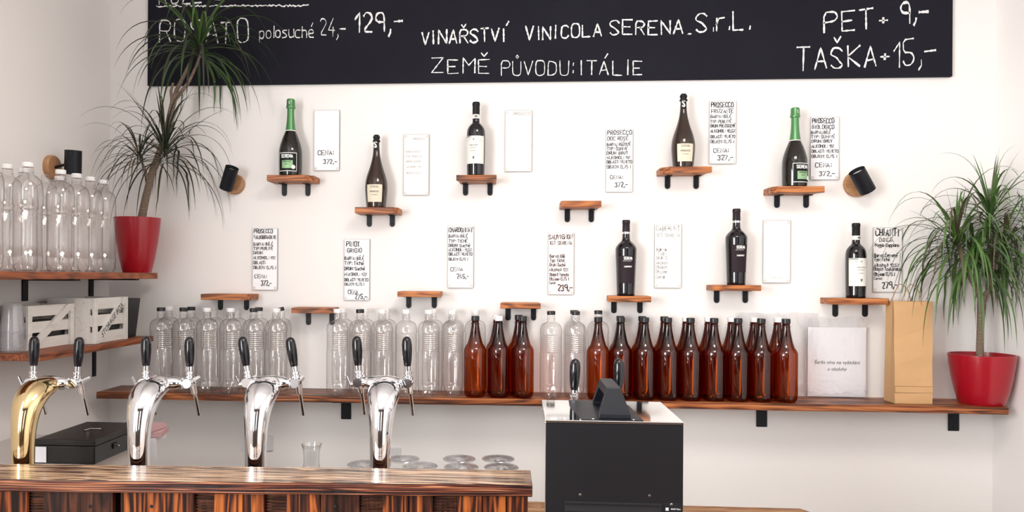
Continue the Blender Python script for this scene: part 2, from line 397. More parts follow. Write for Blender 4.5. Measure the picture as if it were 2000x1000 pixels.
# ------------------------------------------------------------------ blackboard
BY = D-.018
a = at(288, 167, BY); b = at(1860, 149, BY)
tl = (b-a); ZT = 2.95
bb = MB().add([(a.x, BY, a.z), (b.x, BY, b.z), (b.x, BY, ZT), (a.x, BY, ZT), (a.x, D-.001, a.z), (b.x, D-.001, b.z), (b.x, D-.001, ZT), (a.x, D-.001, ZT)],
    [(0,1,2,3), (5,4,7,6), (4,5,1,0), (3,2,6,7), (4,0,3,7), (1,5,6,2)]).build('blackboard', 'board')
tag(bb, 'long black chalkboard across the top of the wall with white chalk writing', 'blackboard')
def chalk(text, x0, y0, x1, y1, h, wd=.10, jit=.2):
    pls, W = strokes(text, jit); pls = subdiv(pls, .12)
    p0, p1 = at(x0, y0, BY), at(x1, y1, BY); hz = (at(x0, y0-h, BY)-p0).z
    def mp(u, v):
        t = u/W; return (p0.x+(p1.x-p0.x)*t, BY-.0008, p0.z+(p1.z-p0.z)*t+v*hz)
    mb = MB(); ribbons(mb, pls, mp, wd*.86, .45); mb.build('chalk_lettering', 'chalk', bb)
chalk('ROSATO', 313, 81, 492, 84, 44, .075, .3)
chalk('polosuché', 507, 75, 616, 72, 22, .12)
chalk('24,-', 625, 68, 680, 74, 33, .08)
chalk('129,-', 694, 62, 795, 63, 40, .12, .3)
chalk('VINAŘSTVÍ', 823, 88, 994, 79, 25, .15, .25)
chalk('VINICOLA', 1027, 78, 1180, 70, 25, .14, .25)
chalk('SERENA', 1192, 68, 1340, 66, 27, .12, .25)
chalk('.', 1340, 67, 1352, 67, 10, .2)
chalk('S.r.L.', 1360, 63, 1470, 55, 36, .10)
chalk('ZEMĚ', 843, 143, 965, 143, 28, .08)
chalk('PŮVODU:', 979, 147, 1126, 147, 28, .08)
chalk('ITÁLIE', 1131, 146, 1262, 147, 28, .09)
chalk('PET', 1609, 64, 1712, 54, 38, .10)
chalk('+', 1718, 48, 1740, 47, 16, .22)
chalk('9,-', 1759, 46, 1822, 40, 43, .13)
chalk('TAŠKA', 1557, 136, 1722, 128, 42, .09, .25)
chalk('+', 1720, 119, 1742, 118, 16, .22)
chalk('15,-', 1746, 131, 1834, 125, 50, .08)
chalk('ROZÉ', 311, 8, 400, 6, 40, .09)
chalk('·', 420, 3, 430, 3, 14, .4)
p0, p1 = at(305, 12, BY), at(603, 11, BY); hgt = .036
zz = [R.uniform(-.0035, .0035) for _ in range(91)]; ww = [R.uniform(.0012, .0042) for _ in range(91)]
vs = [(p0.x+(p1.x-p0.x)*k/90, BY-.0008, p0.z+(p1.z-p0.z)*k/90+zz[k]+sg*ww[k]) for k in range(91) for sg in (-1, 1)]
mb = MB().add(vs, [(2*k, 2*k+2, 2*k+3, 2*k+1) for k in range(90)])
mb.build('chalk_underline', 'chalk', bb)

# ------------------------------------------------------------------ cards on the wall
CYF = D-.009
TYP = 'BARVA: BÍLÉ'
cards = [
 (613,215,663,333,'card',[('CENA:',.74,.14,.075,.1),('372,-',.89,.36,.075,.1)],'ink','white card reading only a price of 372 beside the topmost green-necked bottle'),
 (788,262,838,381,'card_clear',[('PROSECCO',.09,.35,.03,0),('BARVA: BÍLÉ',.30,.08,.03,0),('TYP: PERLIVÉ',.38,.08,.03,0),('DRUH: SUCHÉ',.46,.08,.03,0),('ALKOHOL: 11%',.55,.08,.03,0),('OBJEM: 0,75 l',.65,.08,.03,0)],'ink_pale','whitish card with faded writing beside the lower brown bottle'),
 (986,215,1039,335,'card_clear',[('PROSECCO',.08,.3,.05,0)],'ink_pale','blank clear card beside the top-row bottle with a white label'),
 (1183,253,1236,375,'card',[('PROSECCO',.08,.04,.07,1),('DOC ROSÉ',.17,.04,.06,.8),('BARVA: RŮŽOVÉ',.26,.02,.05,.9),('TYP: ŠUMIVÉ',.33,.02,.05,.8),('DRUH: BRUT',.40,.02,.05,.8),('ALKOHOL: 11%',.47,.02,.05,.9),('OBLAST: VENETO',.54,.02,.05,.95),('OBJEM: 0,75 l',.62,.02,.05,.9),('CENA:',.79,.14,.06,.5),('372,-',.92,.33,.08,.5)],'ink','handwritten prosecco rosé card above the empty topmost shelf'),
 (1385,197,1438,320,'card',[('PROSECCO',.10,.05,.08,.85),('FRIZZANTE',.19,.05,.065,.85),('BARVA: BÍLÉ',.27,.02,.05,.8),('TYP: PERLIVÉ',.35,.02,.05,.8),('DRUH: POLOSUCHÉ',.42,.02,.05,.95),('ALKOHOL: 10,5%',.50,.02,.05,.95),('OBLAST: VENETO',.59,.02,.05,.95),('OBJEM: 0,75 l',.67,.02,.05,.9),('CENA:',.82,.14,.07,.6),('327,-',.94,.30,.08,.6)],'ink','handwritten prosecco card priced 327 beside the tall brown bottle'),
 (1583,228,1639,351,'card',[('PROSECCO',.10,.03,.08,.8),('BIOLOGICO',.19,.03,.065,.8),('BARVA: BÍLÉ',.27,.0,.05,.7),('TYP: ŠUMIVÉ',.34,.0,.05,.85),('DRUH: BRUT',.41,.02,.05,.75),('ALKOHOL: 11%',.49,.02,.05,.8),('OBLAST: VENETO',.57,.02,.05,.95),('OBJEM: 0,75 l',.65,.02,.05,.9),('CENA:',.80,.15,.07,.6),('372,-',.94,.28,.075,.6)],'ink','handwritten prosecco card priced 372 above the wall lamp near the window side'),
 (493,446,542,566,'card',[('PROSECCO',.08,.03,.07,.78),('VALDOBBIADENE',.17,.03,.06,.92),('BARVA: BÍLÉ',.28,.02,.05,.8),('TYP: PERLIVÉ',.35,.02,.05,.8),('DRUH:',.42,.02,.05,.4),('ALKOHOL: 11%',.50,.02,.05,.9),('OBLAST:',.58,.02,.05,.5),('OBJEM: 0,75 l',.66,.02,.05,.92),('CENA:',.81,.08,.06,.5),('372,-',.93,.33,.085,.45)],'ink','handwritten prosecco card above the clear bottles, next to empty shelf by the plant'),
 (672,467,722,586,'card',[('PINOT',.12,.06,.085,.56),('GRIGIO',.22,.1,.07,.6),('BARVA: BÍLÉ',.34,.0,.055,.78),('TYP: Tiché',.42,.0,.055,.78),('DRUH: Suché',.51,.0,.055,.82),('ALKOHOL: 12%',.60,.0,.05,.9),('OBLAST: VENETO',.69,.0,.05,.95),('OBJEM: 0,75 l',.76,.0,.045,.78),('CENA',.90,.14,.07,.42),('275,-',.98,.42,.085,.5)],'ink','handwritten pinot grigio card priced 275'),
 (874,441,925,562,'card',[('CHARDONNAY',.10,.02,.075,.95),('BARVA: BÍLÉ',.19,.02,.05,.75),('TYP: TICHÉ',.27,.02,.05,.75),('DRUH: Suché',.34,.02,.05,.85),('ALKOHOL: 11,5%',.41,.02,.05,.92),('OBLAST: VENETO',.48,.02,.05,.93),('OBJEM: 0,75 l',.56,.02,.045,.75),('CENA',.73,.1,.06,.5),('245,-',.85,.34,.075,.5)],'ink','handwritten chardonnay card priced 245'),
 (1070,455,1121,575,'card',[('SAUVIGNON',.10,.02,.075,.93),('IGT SERENA',.19,.04,.06,.9),('Barva: Bílé',.40,.05,.05,.6),('Typ: Tiché',.47,.05,.05,.58),('Druh: Suché',.54,.05,.05,.62),('Alkohol: 12%',.62,.03,.05,.75),('Oblast: Veneto',.70,.05,.05,.75),('Objem: 0,75 l',.77,.05,.05,.75),('Cena:',.83,.04,.04,.25),('239,-',.94,.37,.11,.6)],'ink_brown','handwritten sauvignon card priced 239'),
 (1278,438,1331,562,'card',[('CABERNET',.10,.04,.075,.9),('IGT SERENA',.20,.05,.06,.9),('Barva:',.42,.06,.05,.4),('Typ:',.48,.1,.05,.35),('Druh: S',.55,.06,.05,.4),('Alkohol:',.63,.04,.05,.45),('Oblast:',.70,.04,.05,.45),('Objem:',.77,.04,.05,.45),('Cena:',.85,.04,.05,.35)],'ink_faded','half wiped-off handwritten cabernet card with letters fading'),
 (1490,430,1544,552,'card_clear',[('CENA',.93,.3,.03,.4)],'ink_pale','blank clear card beside the dark-labelled bottle on the higher of two shelves'),
 (1705,444,1762,570,'card_clear',[('CHIANTI',.13,.06,.11,.85),('D.O.C.G.',.22,.2,.06,.5),('Poggio Cappiano',.30,.04,.05,.85),('Barva: Červené',.46,.02,.055,.82),('Typ: Tiché',.52,.02,.05,.55),('Alkohol: 13,5%',.61,.02,.05,.88),('Oblast: Toskánsko',.67,.0,.05,.95),('Objem: 0,75 l',.75,.02,.055,.72),('Cena:',.81,.02,.04,.3),('279,-',.94,.3,.10,.55)],'ink','clear chianti card priced 279 above the paper bag'),
]
for (x0, y0, x1, y1, mt, lines, ink, lab) in cards:
    p0 = at(x0, y1, CYF); p1 = at(x1, y0, CYF); wC, hC = p1.x-p0.x, p1.z-p0.z
    loc = Vector((p0.x, CYF, p0.z)); t = .004
    mb = MB(); mb.add([(0,0,0),(wC,0,0),(wC,0,hC),(0,0,hC)], [(0,1,2,3)]); mb.mi = 1
    mb.add([(0,0,0),(wC,0,0),(wC,0,hC),(0,0,hC),(0,t,0),(wC,t,0),(wC,t,hC),(0,t,hC)], [(5,4,7,6),(4,5,1,0),(3,2,6,7),(4,0,3,7),(1,5,6,2)])
    card = tag(mb.build('price_card', [mt, 'edge'], loc=loc), lab, 'sign', 'wine price cards on the wall')
    mb = MB(); e = .0011
    for q in ((0,0,wC,e),(0,hC-e,wC,hC),(0,0,e,hC),(wC-e,0,wC,hC)):
        mb.add([(q[0],-.0004,q[1]),(q[2],-.0004,q[1]),(q[2],-.0004,q[3]),(q[0],-.0004,q[3])], [(0,1,2,3)])
    mb.build('card_rim', 'edge', card)
    for dx in (.008, wC-.008):
        for dz in (.009, hC-.009):
            if dz > .1 and mt == 'card': continue
            MB().lathe([(.0055, 0), (.0055, .0012)], 12).build('corner_disc', 'disc', card, rot=(PI/2, 0, 0), loc=(dx, -.0002, dz))
            MB().lathe([(.004, 0), (.004, .0046)], 8).build('wall_spacer', 'edge', card, rot=(-PI/2, 0, 0), loc=(dx, t, dz))
    for (txt, fy, fx, fh, fw) in lines:
        pls, W = strokes(txt, .3)
        wt = fw*wC if fw > .12 else min(W*fh*hC*.9, (1-fx)*wC*.9)
        wt = min(wt, wC*(1-fx)*.97)
        hh = fh*hC; xx = fx*wC+.002; zz = hC*(1-fy)
        mb = MB(); pls = [[(u*wt/W/hh, v) for u, v in pl] for pl in pls]
        ribbons(mb, pls, lambda u, v: (xx+u*hh, -.0008, zz+v*hh*.95), .16 if fh > .055 else .19, .2)
        mb.build('handwriting', ink, card)

# ------------------------------------------------------------------ small wall shelves
SF = D-.12
shelves = [  # px: front x0,x1, back x0,x1, top y, bottom y, bracket xs, bracket end y, label
 (521,594,524,614,341.5,353,(555,601),383,'small wooden shelf under the green-necked bottle nearest the plant'),
 (693,768,695,779,404.5,416,(721,766),443,'small wooden shelf under the brown bottle with cream label, lower one'),
 (891,970,896,968,341.5,353,(909,957),382,'small wooden shelf under the top bottle with white label'),
 (1311,1391,1290,1380,325,337,(1304,1360),369,'small slant-ended shelf under the tall brown bottle, highest of all shelves'),
 (1520,1611,1505,1596,363.5,376,(1518,1575),406,'slant-ended wooden shelf under the green-necked bottle beside the wall lamp'),
 (1097,1175,1095,1170,392,405,(1108,1155),434,'empty orange-brown shelf between the two card columns, highest empty one'),
 (392,482,394,491,574.5,586,(430,481),606,'empty small shelf nearest the tall plant, above the clear bottles'),
 (569,648,571,652,601.5,612,(602,648),635,'lowest empty small shelf, a clear bottle standing against its end'),
 (776,861,779,860,569.5,580,(798,848),602,'empty small shelf below the chardonnay card and to its side'),
 (977,1056,979,1054,592,603,(992,1042),626,'empty small shelf just above the amber bottles'),
 (1187,1272,1190,1270,578.5,590,(1199,1250),612,'small shelf under the lower dark-labelled bottle'),
 (1391,1487,1390,1484,557,568,(1400,1456),592,'small shelf under the upper dark-labelled bottle'),
 (1617,1735,1619,1736,583,595,(1632,1690),619,'widest small shelf, under the white-labelled bottle, ending behind the paper bag'),
]
SZ = []
for (f0, f1, b0, b1, ty, by, brs, be, lab) in shelves:
    a = at(f0, ty, SF); b = at(f1, ty, SF); zt = (a.z+b.z)/2; zb = zt-(at(f0, ty, SF).z-at(f0, by, SF).z)
    xb0, xb1 = at(b0, ty, SF+.03).x, at(b1, ty, SF+.03).x
    c = Vector(((a.x+b.x)/2, D, zb)); th = zt-zb
    t = thing('wall_shelf', lab, 'shelf', c, 0, 'small wooden shelves on the wall')
    poly = [(a.x-c.x, SF-D), (b.x-c.x, SF-D), (xb1-c.x, SF-D+.03), (xb1-c.x, -.0015), (xb0-c.x, -.0015), (xb0-c.x, SF-D+.03)]
    MB().prism(poly, 0, th).build('shelf_board', 'shelf', t, bevel=.0015)
    for bx in brs:
        X = at(bx, by, D-.006).x-c.x; ze = at(bx, be, D-.006).z-c.z
        mb = MB(); n = 6; hw = .0105
        prof = [(-hw, 0), (-hw, ze+hw)] + [(-hw*math.cos(PI*k/n), ze+hw-hw*math.sin(PI*k/n)) for k in range(1, n)] + [(hw, ze+hw), (hw, 0)]
        k = len(prof)
        mb.add([(X+x, -.0045, z) for x, z in prof]+[(X+x, -.0005, z) for x, z in prof], [tuple(range(k)), tuple(range(k, 2*k))[::-1]]+[(i, i+k, (i+1)%k+k, (i+1)%k) for i in range(k)])
        mb.box(X-hw, -.05, -.003, X+hw, -.0005, 0)
        br = mb.build('bracket', 'metal_black', t)
        MB().lathe([(.003, 0), (.002, .0015)], 8).build('screw', 'metal_black', br, rot=(PI/2, 0, 0), loc=(X, -.0045, ze+.014))
    SZ.append((c.x, zt))

# ------------------------------------------------------------------ wine bottles
def rad(prof, z):
    for (r0, z0), (r1, z1) in zip(prof, prof[1:]):
        if z0 <= z <= z1 and z1 > z0: return r0+(r1-r0)*(z-z0)/(z1-z0)
    return prof[-1][0]
def patch(prof, z0, z1, a, lift=.0007, seg=14, n=6):
    mb = MB(); vs = []
    for k in range(n+1):
        z = z0+(z1-z0)*k/n; r = rad(prof, z)+lift
        for i in range(seg+1):
            t = -PI/2-a+2*a*i/seg; vs.append((r*math.cos(t), r*math.sin(t), z))
    mb.add(vs, [(k*(seg+1)+i, k*(seg+1)+i+1, (k+1)*(seg+1)+i+1, (k+1)*(seg+1)+i) for k in range(n) for i in range(seg)])
    return mb
def wrap_text(prof, text, zc, h, W_, mat, parent, lift=.0012, wd=.17, a0=0, jit=.08):
    pls, W = strokes(text, jit); pls = subdiv(pls, .3); sx = W_/W/h
    mb = MB()
    def mp(u, v):
        z = zc+v*h; r = rad(prof, z)+lift; t = -PI/2+a0+(u*h-W_/2)/r; return (r*math.cos(t), r*math.sin(t), z)
    ribbons(mb, [[(u*sx, v) for u, v in pl] for pl in pls], mp, wd, .1); return mb.build('label_print', mat, parent)
def smoothprof(p, it=2):
    for _ in range(it):
        q = [p[0]]
        for a, b in zip(p, p[1:]):
            if math.hypot(a[0]-b[0], a[1]-b[1]) < .004: q.append(b); continue
            q += [(a[0]*.75+b[0]*.25, a[1]*.75+b[1]*.25), (a[0]*.25+b[0]*.75, a[1]*.25+b[1]*.75)]
        q.append(p[-1]); p = q
    return p
def wine(kind, px, ytop, k, label, rz=0):
    cx_, zt = SZ[k]; Y = D-.062
    top = at(px, ytop, Y); Hh = top.z-zt; X = top.x
    t = thing('wine_bottle', label, 'bottle', (X, Y, zt+.0005), rz, 'wine bottles on the wall shelves')
    P = lambda lst: [(r, (1-f)*Hh) for f, r in lst]
    if kind == 'green':
        body = smoothprof(P([(1, .036), (1, .0455), (.97, .0475), (.72, .0485), (.62, .0455), (.5, .033), (.41, .0205)]))
        MB().lathe(body, 40).build('bottle_body', 'bottle_green', t, True)
        foil = P([(.41, .0212), (.3, .0165), (.2, .0148), (.125, .0148), (.12, .0185), (.105, .0195), (.09, .0178), (.03, .0172), (.008, .0165), (0, .0135)])
        MB().lathe(foil, 32).build('foil_capsule', 'foil_green', t, True)
        MB().lathe(P([(.418, .0222), (.408, .0217)]), 32).build('foil_rim', 'print_white', t, True)
        wrap_text(foil, 'S', Hh*.93, .010, .009, 'print_white', t, wd=.12)
        lb = patch(body, Hh*.055, Hh*.285, .80).build('label', 'label_black', t, True)
        fr = MB()
        for z0_, z1_, aa in ((.052, .060, .83), (.282, .290, .83)):
            q = patch(body, Hh*z0_, Hh*z1_, aa, .001, n=1); fr.add(q.v, q.f)
        for s_ in (-1, 1):
            vs = []
            for kk in range(7):
                z = Hh*(.055+.232*kk/6); r = rad(body, z)+.001
                for ta in (-PI/2+s_*.80, -PI/2+s_*.84): vs.append((r*math.cos(ta), r*math.sin(ta), z))
            fr.add(vs, [(2*i, 2*i+1, 2*i+3, 2*i+2) for i in range(6)])
        fr.build('label_frame', 'print_white', lb)
        patch(body, Hh*.09, Hh*.19, .48, .0011, n=2).build('label_panel', 'label_green', lb, True)
        wrap_text(body, 'SERENA', Hh*.225, Hh*.04, .052, 'print_white', lb, wd=.22)
        wrap_text(body, 'PROSECCO', Hh*.165, Hh*.016, .034, 'label_black', lb, .0016)
        wrap_text(body, 'BRUT', Hh*.135, Hh*.012, .016, 'label_black', lb, .0016)
        z = Hh*.105; r = rad(body, z)+.0018; ta = -PI/2+.52
        MB().lathe([(.0085, 0), (.0085, .0006)], 16).build('seal', 'print_white', lb, loc=(r*math.cos(ta), r*math.sin(ta), z), rot=(PI/2, 0, .52))
    elif kind == 'brown':
        body = smoothprof(P([(1, .032), (1, .0395), (.97, .041), (.85, .0445), (.70, .0475), (.58, .042), (.42, .025), (.28, .0145), (.12, .0118), (.085, .0118)]))
        MB().lathe(body, 40).build('bottle_body', 'bottle_brown', t, True)
        MB().lathe(P([(.10, .0118), (.095, .0155), (.075, .0155), (.07, .0125), (.05, .0125), (.045, .0145), (.02, .0145), (.015, .012), (0, .0105)]), 24).build('lip_ring', 'foil_black', t, True)
        nk = MB(); nk.add(*[(lambda q: (q.v, q.f))(patch(body, Hh*.79, Hh*.93, .55, .001, n=4))][0]); nb = nk.build('neck_label', 'label_black', t, True)
        wrap_text(body, 'S', Hh*.825, Hh*.085, .013, 'print_white', nb, .0016, wd=.2)
        lb = patch(body, Hh*.075, Hh*.31, .72).build('label', 'label_cream', t, True)
        wrap_text(body, 'SERENA', Hh*.265, Hh*.030, .036, 'print_grey', lb, wd=.12)
        wrap_text(body, 'PROSECCO', Hh*.205, Hh*.020, .038, 'print_grey', lb, wd=.22)
        wrap_text(body, 'FRIZZANTE', Hh*.165, Hh*.012, .026, 'print_grey', lb)
    elif kind == 'white':
        body = smoothprof(P([(1, .030), (1, .0345), (.975, .0365), (.6, .038), (.42, .038), (.355, .035), (.305, .024), (.28, .0148), (.22, .0142), (.2, .0142)]))
        MB().lathe(body, 40).build('bottle_body', 'bottle_black', t, True)
        foil = P([(.205, .0148), (.05, .0148), (.045, .0158), (.015, .0158), (0, .0135)])
        MB().lathe(foil, 28).build('capsule', 'foil_black', t, True)
        MB().lathe(P([(.225, .0152), (.17, .0152)]), 28, cap0=False, cap1=False).build('neck_band', 'label_white', t, True)
        MB().box(-.002, -.0165, Hh*.79, .009, -.0150, Hh*.815).build('band_print', 'print_grey', t)
        lb = patch(body, Hh*.16, Hh*.53, 1.25).build('label', 'label_white', t, True)
        mb = MB()
        for q in range(26):    # the drawn row of vines across the label head
            ta = -PI/2-1.15+2.2*q/26; z = Hh*(.50-.035*math.sin(q*.35)+R.uniform(-.018, .018)); r = rad(body, z)+.0012; l_ = R.uniform(.02, .06)
            mb.add([(r*math.cos(ta), r*math.sin(ta), z), (r*math.cos(ta+l_), r*math.sin(ta+l_), z+.001), (r*math.cos(ta+l_), r*math.sin(ta+l_), z+.0032), (r*math.cos(ta), r*math.sin(ta), z+.002)], [(0,1,2,3)])
        r = rad(body, Hh*.5)+.0012
        for q in range(7):
            ta = -PI/2-1.2+.12*q; mb.add([(r*math.cos(ta), r*math.sin(ta), Hh*.515), (r*math.cos(ta+.13), r*math.sin(ta+.13), Hh*.511), (r*math.cos(ta+.13), r*math.sin(ta+.13), Hh*.522), (r*math.cos(ta), r*math.sin(ta), Hh*.526)], [(0,1,2,3)])
        mb.build('vine_drawing', 'print_grey', lb)
        z = Hh*.475
        mb = MB()
        for q in range(5): mb.tube([(-.0035+.0012*q, -r, z+.004*math.sin(q)), (.0035-.0008*q, -r, z+.007)], .0006, 4)
        mb.build('figure_drawing', 'print_grey', lb)
        wrap_text(body, 'POGGIO CAPPIANO', Hh*.40, Hh*.013, .034, 'print_grey', lb, wd=.16)
        wrap_text(body, 'CHIANTI', Hh*.365, Hh*.017, .030, 'print_grey', lb, wd=.12)
        wrap_text(body, 'RISERVA', Hh*.325, Hh*.011, .026, 'print_grey', lb)
        z = Hh*.235; mb = MB(); pts = [(-.004, .006), (.004, .006), (.004, 0), (0, -.006), (-.004, 0)]
        mb.add([(x, -r, z+zz) for x, zz in pts], [(4, 3, 2, 1, 0)]); mb.build('crest', 'print_grey', lb)
    else:
        body = smoothprof(P([(1, .030), (1, .0345), (.98, .036), (.6, .0395), (.40, .0425), (.36, .041), (.31, .030), (.27, .0155), (.2, .0145), (.15, .0145)]))
        MB().lathe(body, 40).build('bottle_body', 'bottle_black', t, True)
        MB().lathe(P([(.16, .0152), (.05, .0148), (.045, .0158), (.02, .0158), (0, .0145)]), 28).build('capsule', 'foil_plum', t, True)
        MB().lathe(P([(.185, .0155), (.158, .0155)]), 28, cap0=False, cap1=False).build('neck_band', 'steel', t, True)
        lb = patch(body, Hh*.165, Hh*.525, .85).build('label', 'label_dark', t, True)
        wrap_text(body, 'SERENA', Hh*.475, Hh*.035, .036, 'print_white', lb, wd=.2, a0=.1)
        wrap_text(body, 'CABERNET', Hh*.375, Hh*.018, .032, 'print_white', lb, wd=.24, a0=.1)
        q = patch(body, Hh*.455, Hh*.459, .42, .0012, n=1); q.build('label_rule', 'print_white', lb)
    return t
wine('green', 568, 194, 0, 'sparkling wine bottle with green foil neck, the one nearer the tall plant', .0)
wine('brown', 735.5, 264, 1, 'brown sparkling wine bottle with cream label, the lower of the two')
wine('white', 930, 200, 2, 'black wine bottle with white label in the upper row', -.2)
wine('brown', 1335, 184, 3, 'brown sparkling wine bottle with cream label on the highest shelf')
wine('green', 1553, 211, 4, 'sparkling wine bottle with green foil neck beside the wall lamp', .35)
wine('dark', 1223, 430, 10, 'black wine bottle with dark plum label, lower of that pair')
wine('dark', 1438.5, 408, 11, 'black wine bottle with dark plum label, higher of that pair', .1)
wine('white', 1672, 436, 12, 'black wine bottle with white label standing near the paper bag', .15)

# ------------------------------------------------------------------ shelves: long one, and two on the left wall
LF = D-.20
zl = (at(188, 765.5, LF).z+at(1970, 796, LF).z)/2
x0, x1 = at(188, 770, LF).x, at(1970, 800, LF).x
th = at(1000, 776, LF).z-at(1000, 789.5, LF).z
t = thing('long_shelf', 'long burnt-wood shelf running the width of the wall below the bottles', 'shelf', ((x0+x1)/2, D, zl-th))
cxl = (x0+x1)/2; n = 60; top = []
R2 = random.Random(3)
ys = [LF-D+R2.uniform(-.002, .002)+.003*math.sin(i*.5) for i in range(n+1)]
poly = [(x0-cxl+(x1-x0)*i/n, ys[i]) for i in range(n+1)] + [(x1-cxl, -.0015), (x0-cxl, -.0015)]
MB().prism(poly, 0, th).build('shelf_board', 'long', t, bevel=.002)
for bx, y0_, y1_ in ((675.5, 783, 819), (1488, 797, 834), (1863, 807, 842)):
    p = at(bx, y1_, D-.006); X = p.x-cxl; zz = p.z-(zl-th)
    mb = MB(); hw = .0215
    mb.box(X-hw, -.006, zz, X+hw, -.0005, 0).box(X-hw, -.17, -.006, X+hw, -.0005, 0)
    br = mb.build('bracket', 'metal_black', t, bevel=.003)
    MB().lathe([(.004, 0), (.003, .002)], 8).build('screw', 'metal_black', br, rot=(PI/2, 0, 0), loc=(X, -.006, zz+.018))
ZL = zl
# upper side shelf
EX = at(308, 540, 3.13).x
zu = at(308, 533, 3.13).z
t = thing('side_shelf', 'upper reddish wooden shelf on the side wall holding clear bottles and red pot', 'shelf', (XL, 2.6, zu-.025), 0, 'side wall shelves')
MB().prism([(.0015, -.70), (EX-XL, -.70), (EX-XL, .53), (.0015, .53)], 0, .025).build('shelf_board', 'shelf_y', t, bevel=.002)
def side_bracket(parent, ry, drop, wd=.022):
    mb = MB(); mb.box(.0005, ry-wd/2, -drop, .006, ry+wd/2, 0).box(.0005, ry-wd/2, -.006, .20, ry+wd/2, 0)
    mb.build('bracket', 'metal_black', parent)
for px, py in ((52, 588), (181, 581)):
    p = atx(px, py, XL+.01); side_bracket(t, p.y-2.6, (zu-.025)-p.z, .03)
# lower side shelf
p0 = at(300, 657, 3.06); zlow = p0.z
t = thing('side_shelf', 'lower reddish wooden shelf on the side wall holding white crates', 'shelf', (XL, 2.7, zlow-.022), 0, 'side wall shelves')
EXL = at(300, 660, 3.08).x; yn = atx(78, 706, EXL).y-2.7
MB().prism([(.0015, yn), (EXL-XL, yn), (EXL-XL, .38), (.0015, .38)], 0, .022).build('shelf_board', 'shelf_y', t, bevel=.002)
p = atx(187, 735, XL+.01); side_bracket(t, p.y-2.7, (zlow-.022)-p.z, .022)
ZLOW = zlow

# ------------------------------------------------------------------ plastic bottles
S = 1/492.0
def petal(a, k, z):
    return 1
def pet_profile():
    Hh, r = .342, .0438
    pr = [(.010, .006), (.022, .001), (.034, .001), (.041, .012), (r*.985, .030), (r, .040), (r, .043), (r*.975, .045), (r, .047)]
    z = .175
    pr += [(r, .172)]
    for k in range(9):
        z = .176+k*.0082; pr += [(r-.0005, z), (r-.0024, z+.0028), (r-.0024, z+.0044), (r-.0002, z+.0072)]
    pr += [(r, .256), (r*.985, .268), (r*.95, .276), (r*.89, .283), (r*.77, .290), (r*.60, .2945), (.0190, .2975), (.0160, .300), (.0150, .305), (.0150, .3085), (.0172, .3095), (.0172, .3115), (.0150, .3125)]
    for k in range(3):
        z = .316+k*.006; pr += [(.0150, z), (.0162, z+.0015), (.0162, z+.0025), (.0150, z+.004)]
    pr += [(.0136, .3375)]
    return pr
def petmod(a, k, z):
    if z < .035: return 1-.16*(.5+.5*math.cos(5*a))**2*(1-z/.035)**.7
    return 1
def flute_profile():
    r = .0432; H_ = .344
    pr = [(.010, .006), (.022, .001), (.036, .001), (.043, .014), (r*.99, .034), (r, .046), (r, .049), (r*.97, .051), (r*.97, .10), (r*.97, .19), (r, .196), (r, .199), (r*.94, .202), (r*.94, .207), (r, .2105),
          (r, .250), (r*.985, .265), (r*.94, .279), (r*.84, .291), (r*.63, .300), (.020, .305), (.0160, .308), (.0150, .312), (.0178, .3135), (.0178, .3155), (.0150, .3165)]
    for k in range(2):
        z = .320+k*.006; pr += [(.0150, z), (.0162, z+.0015), (.0162, z+.0025), (.0150, z+.004)]
    pr += [(.0136, .338)]
    return pr
def flutemod(a, k, z):
    if z < .04: return 1-.16*(.5+.5*math.cos(5*a))**2*(1-z/.04)**.7
    if .055 < z < .195: return 1-.05*abs(math.cos(4*a))
    return 1
def make_cap(parent, mat, z, r=.0170, h=.013, tilt=0, dx=0):
    mb = MB(); prof = [(r, 0), (r, .0025), (r*.97, .003), (r, .0035), (r, h-.0015), (r*.9, h)]
    mb.lathe(prof, 30, mod=lambda a, k, zz: 1+.018*math.cos(30*a*.5*2) if .003 < zz < h-.001 else 1)
    return mb.build('cap', mat, parent, True, loc=(dx, 0, z), rot=(0, tilt, 0))
MESH = {}
def plastic(kind, X, Y, Z, capc, label, group, rz=None, tilt=0, sc=1):
    t = thing('plastic_bottle', label, 'bottle', (X, Y, Z+.0005), R.choice((0, PI/2, PI, -PI/2)) if rz is None else rz, group)
    if kind not in MESH:
        if kind == 'pet': MESH[kind] = MB().lathe(pet_profile(), 40, petmod, cap1=False).mesh('clear_ribbed_bottle', 'pet', True)
        if kind == 'flute': MESH[kind] = MB().lathe(flute_profile(), 48, flutemod, cap1=False).mesh('clear_fluted_bottle', 'pet', True)
        if kind == 'amber':
            q = 1/490.; r = .0438
            pr = [(.012, .008), (.024, .002), (.034, .001), (.041, .008), (r*.99, .020), (r*.985, .026), (r, .028), (r, .178), (r*1.0, .184), (r*.97, .191), (r*.88, .199), (.031, .210), (.0265, .224), (.0225, .240), (.0190, .258), (.0160, .275), (.0145, .288), (.0170, .289), (.0170, .291), (.0142, .292), (.0140, .298), (.0150, .2995), (.0138, .301), (.0138, .314)]
            MESH[kind] = MB().lathe(pr, 40, lambda a, k, z: 1-.12*(.5+.5*math.cos(5*a))**2*(1-z/.03) if z < .03 else 1, cap1=False).mesh('amber_bottle', 'amber', True)
    o = bpy.data.objects.new('bottle_body', MESH[kind]); COL.objects.link(o); o.parent = t
    zc = {'pet': .3270, 'flute': .330, 'amber': .3015}[kind]
    if capc:
        make_cap(t, 'cap_w' if capc == 'w' else 'cap_k', zc, .0162 if kind != 'amber' else .0158, .0155 if kind != 'amber' else .019, tilt)
    if sc != 1: t.scale = (1, 1, sc)
    return t
FY, BYR = D-.151, D-.060
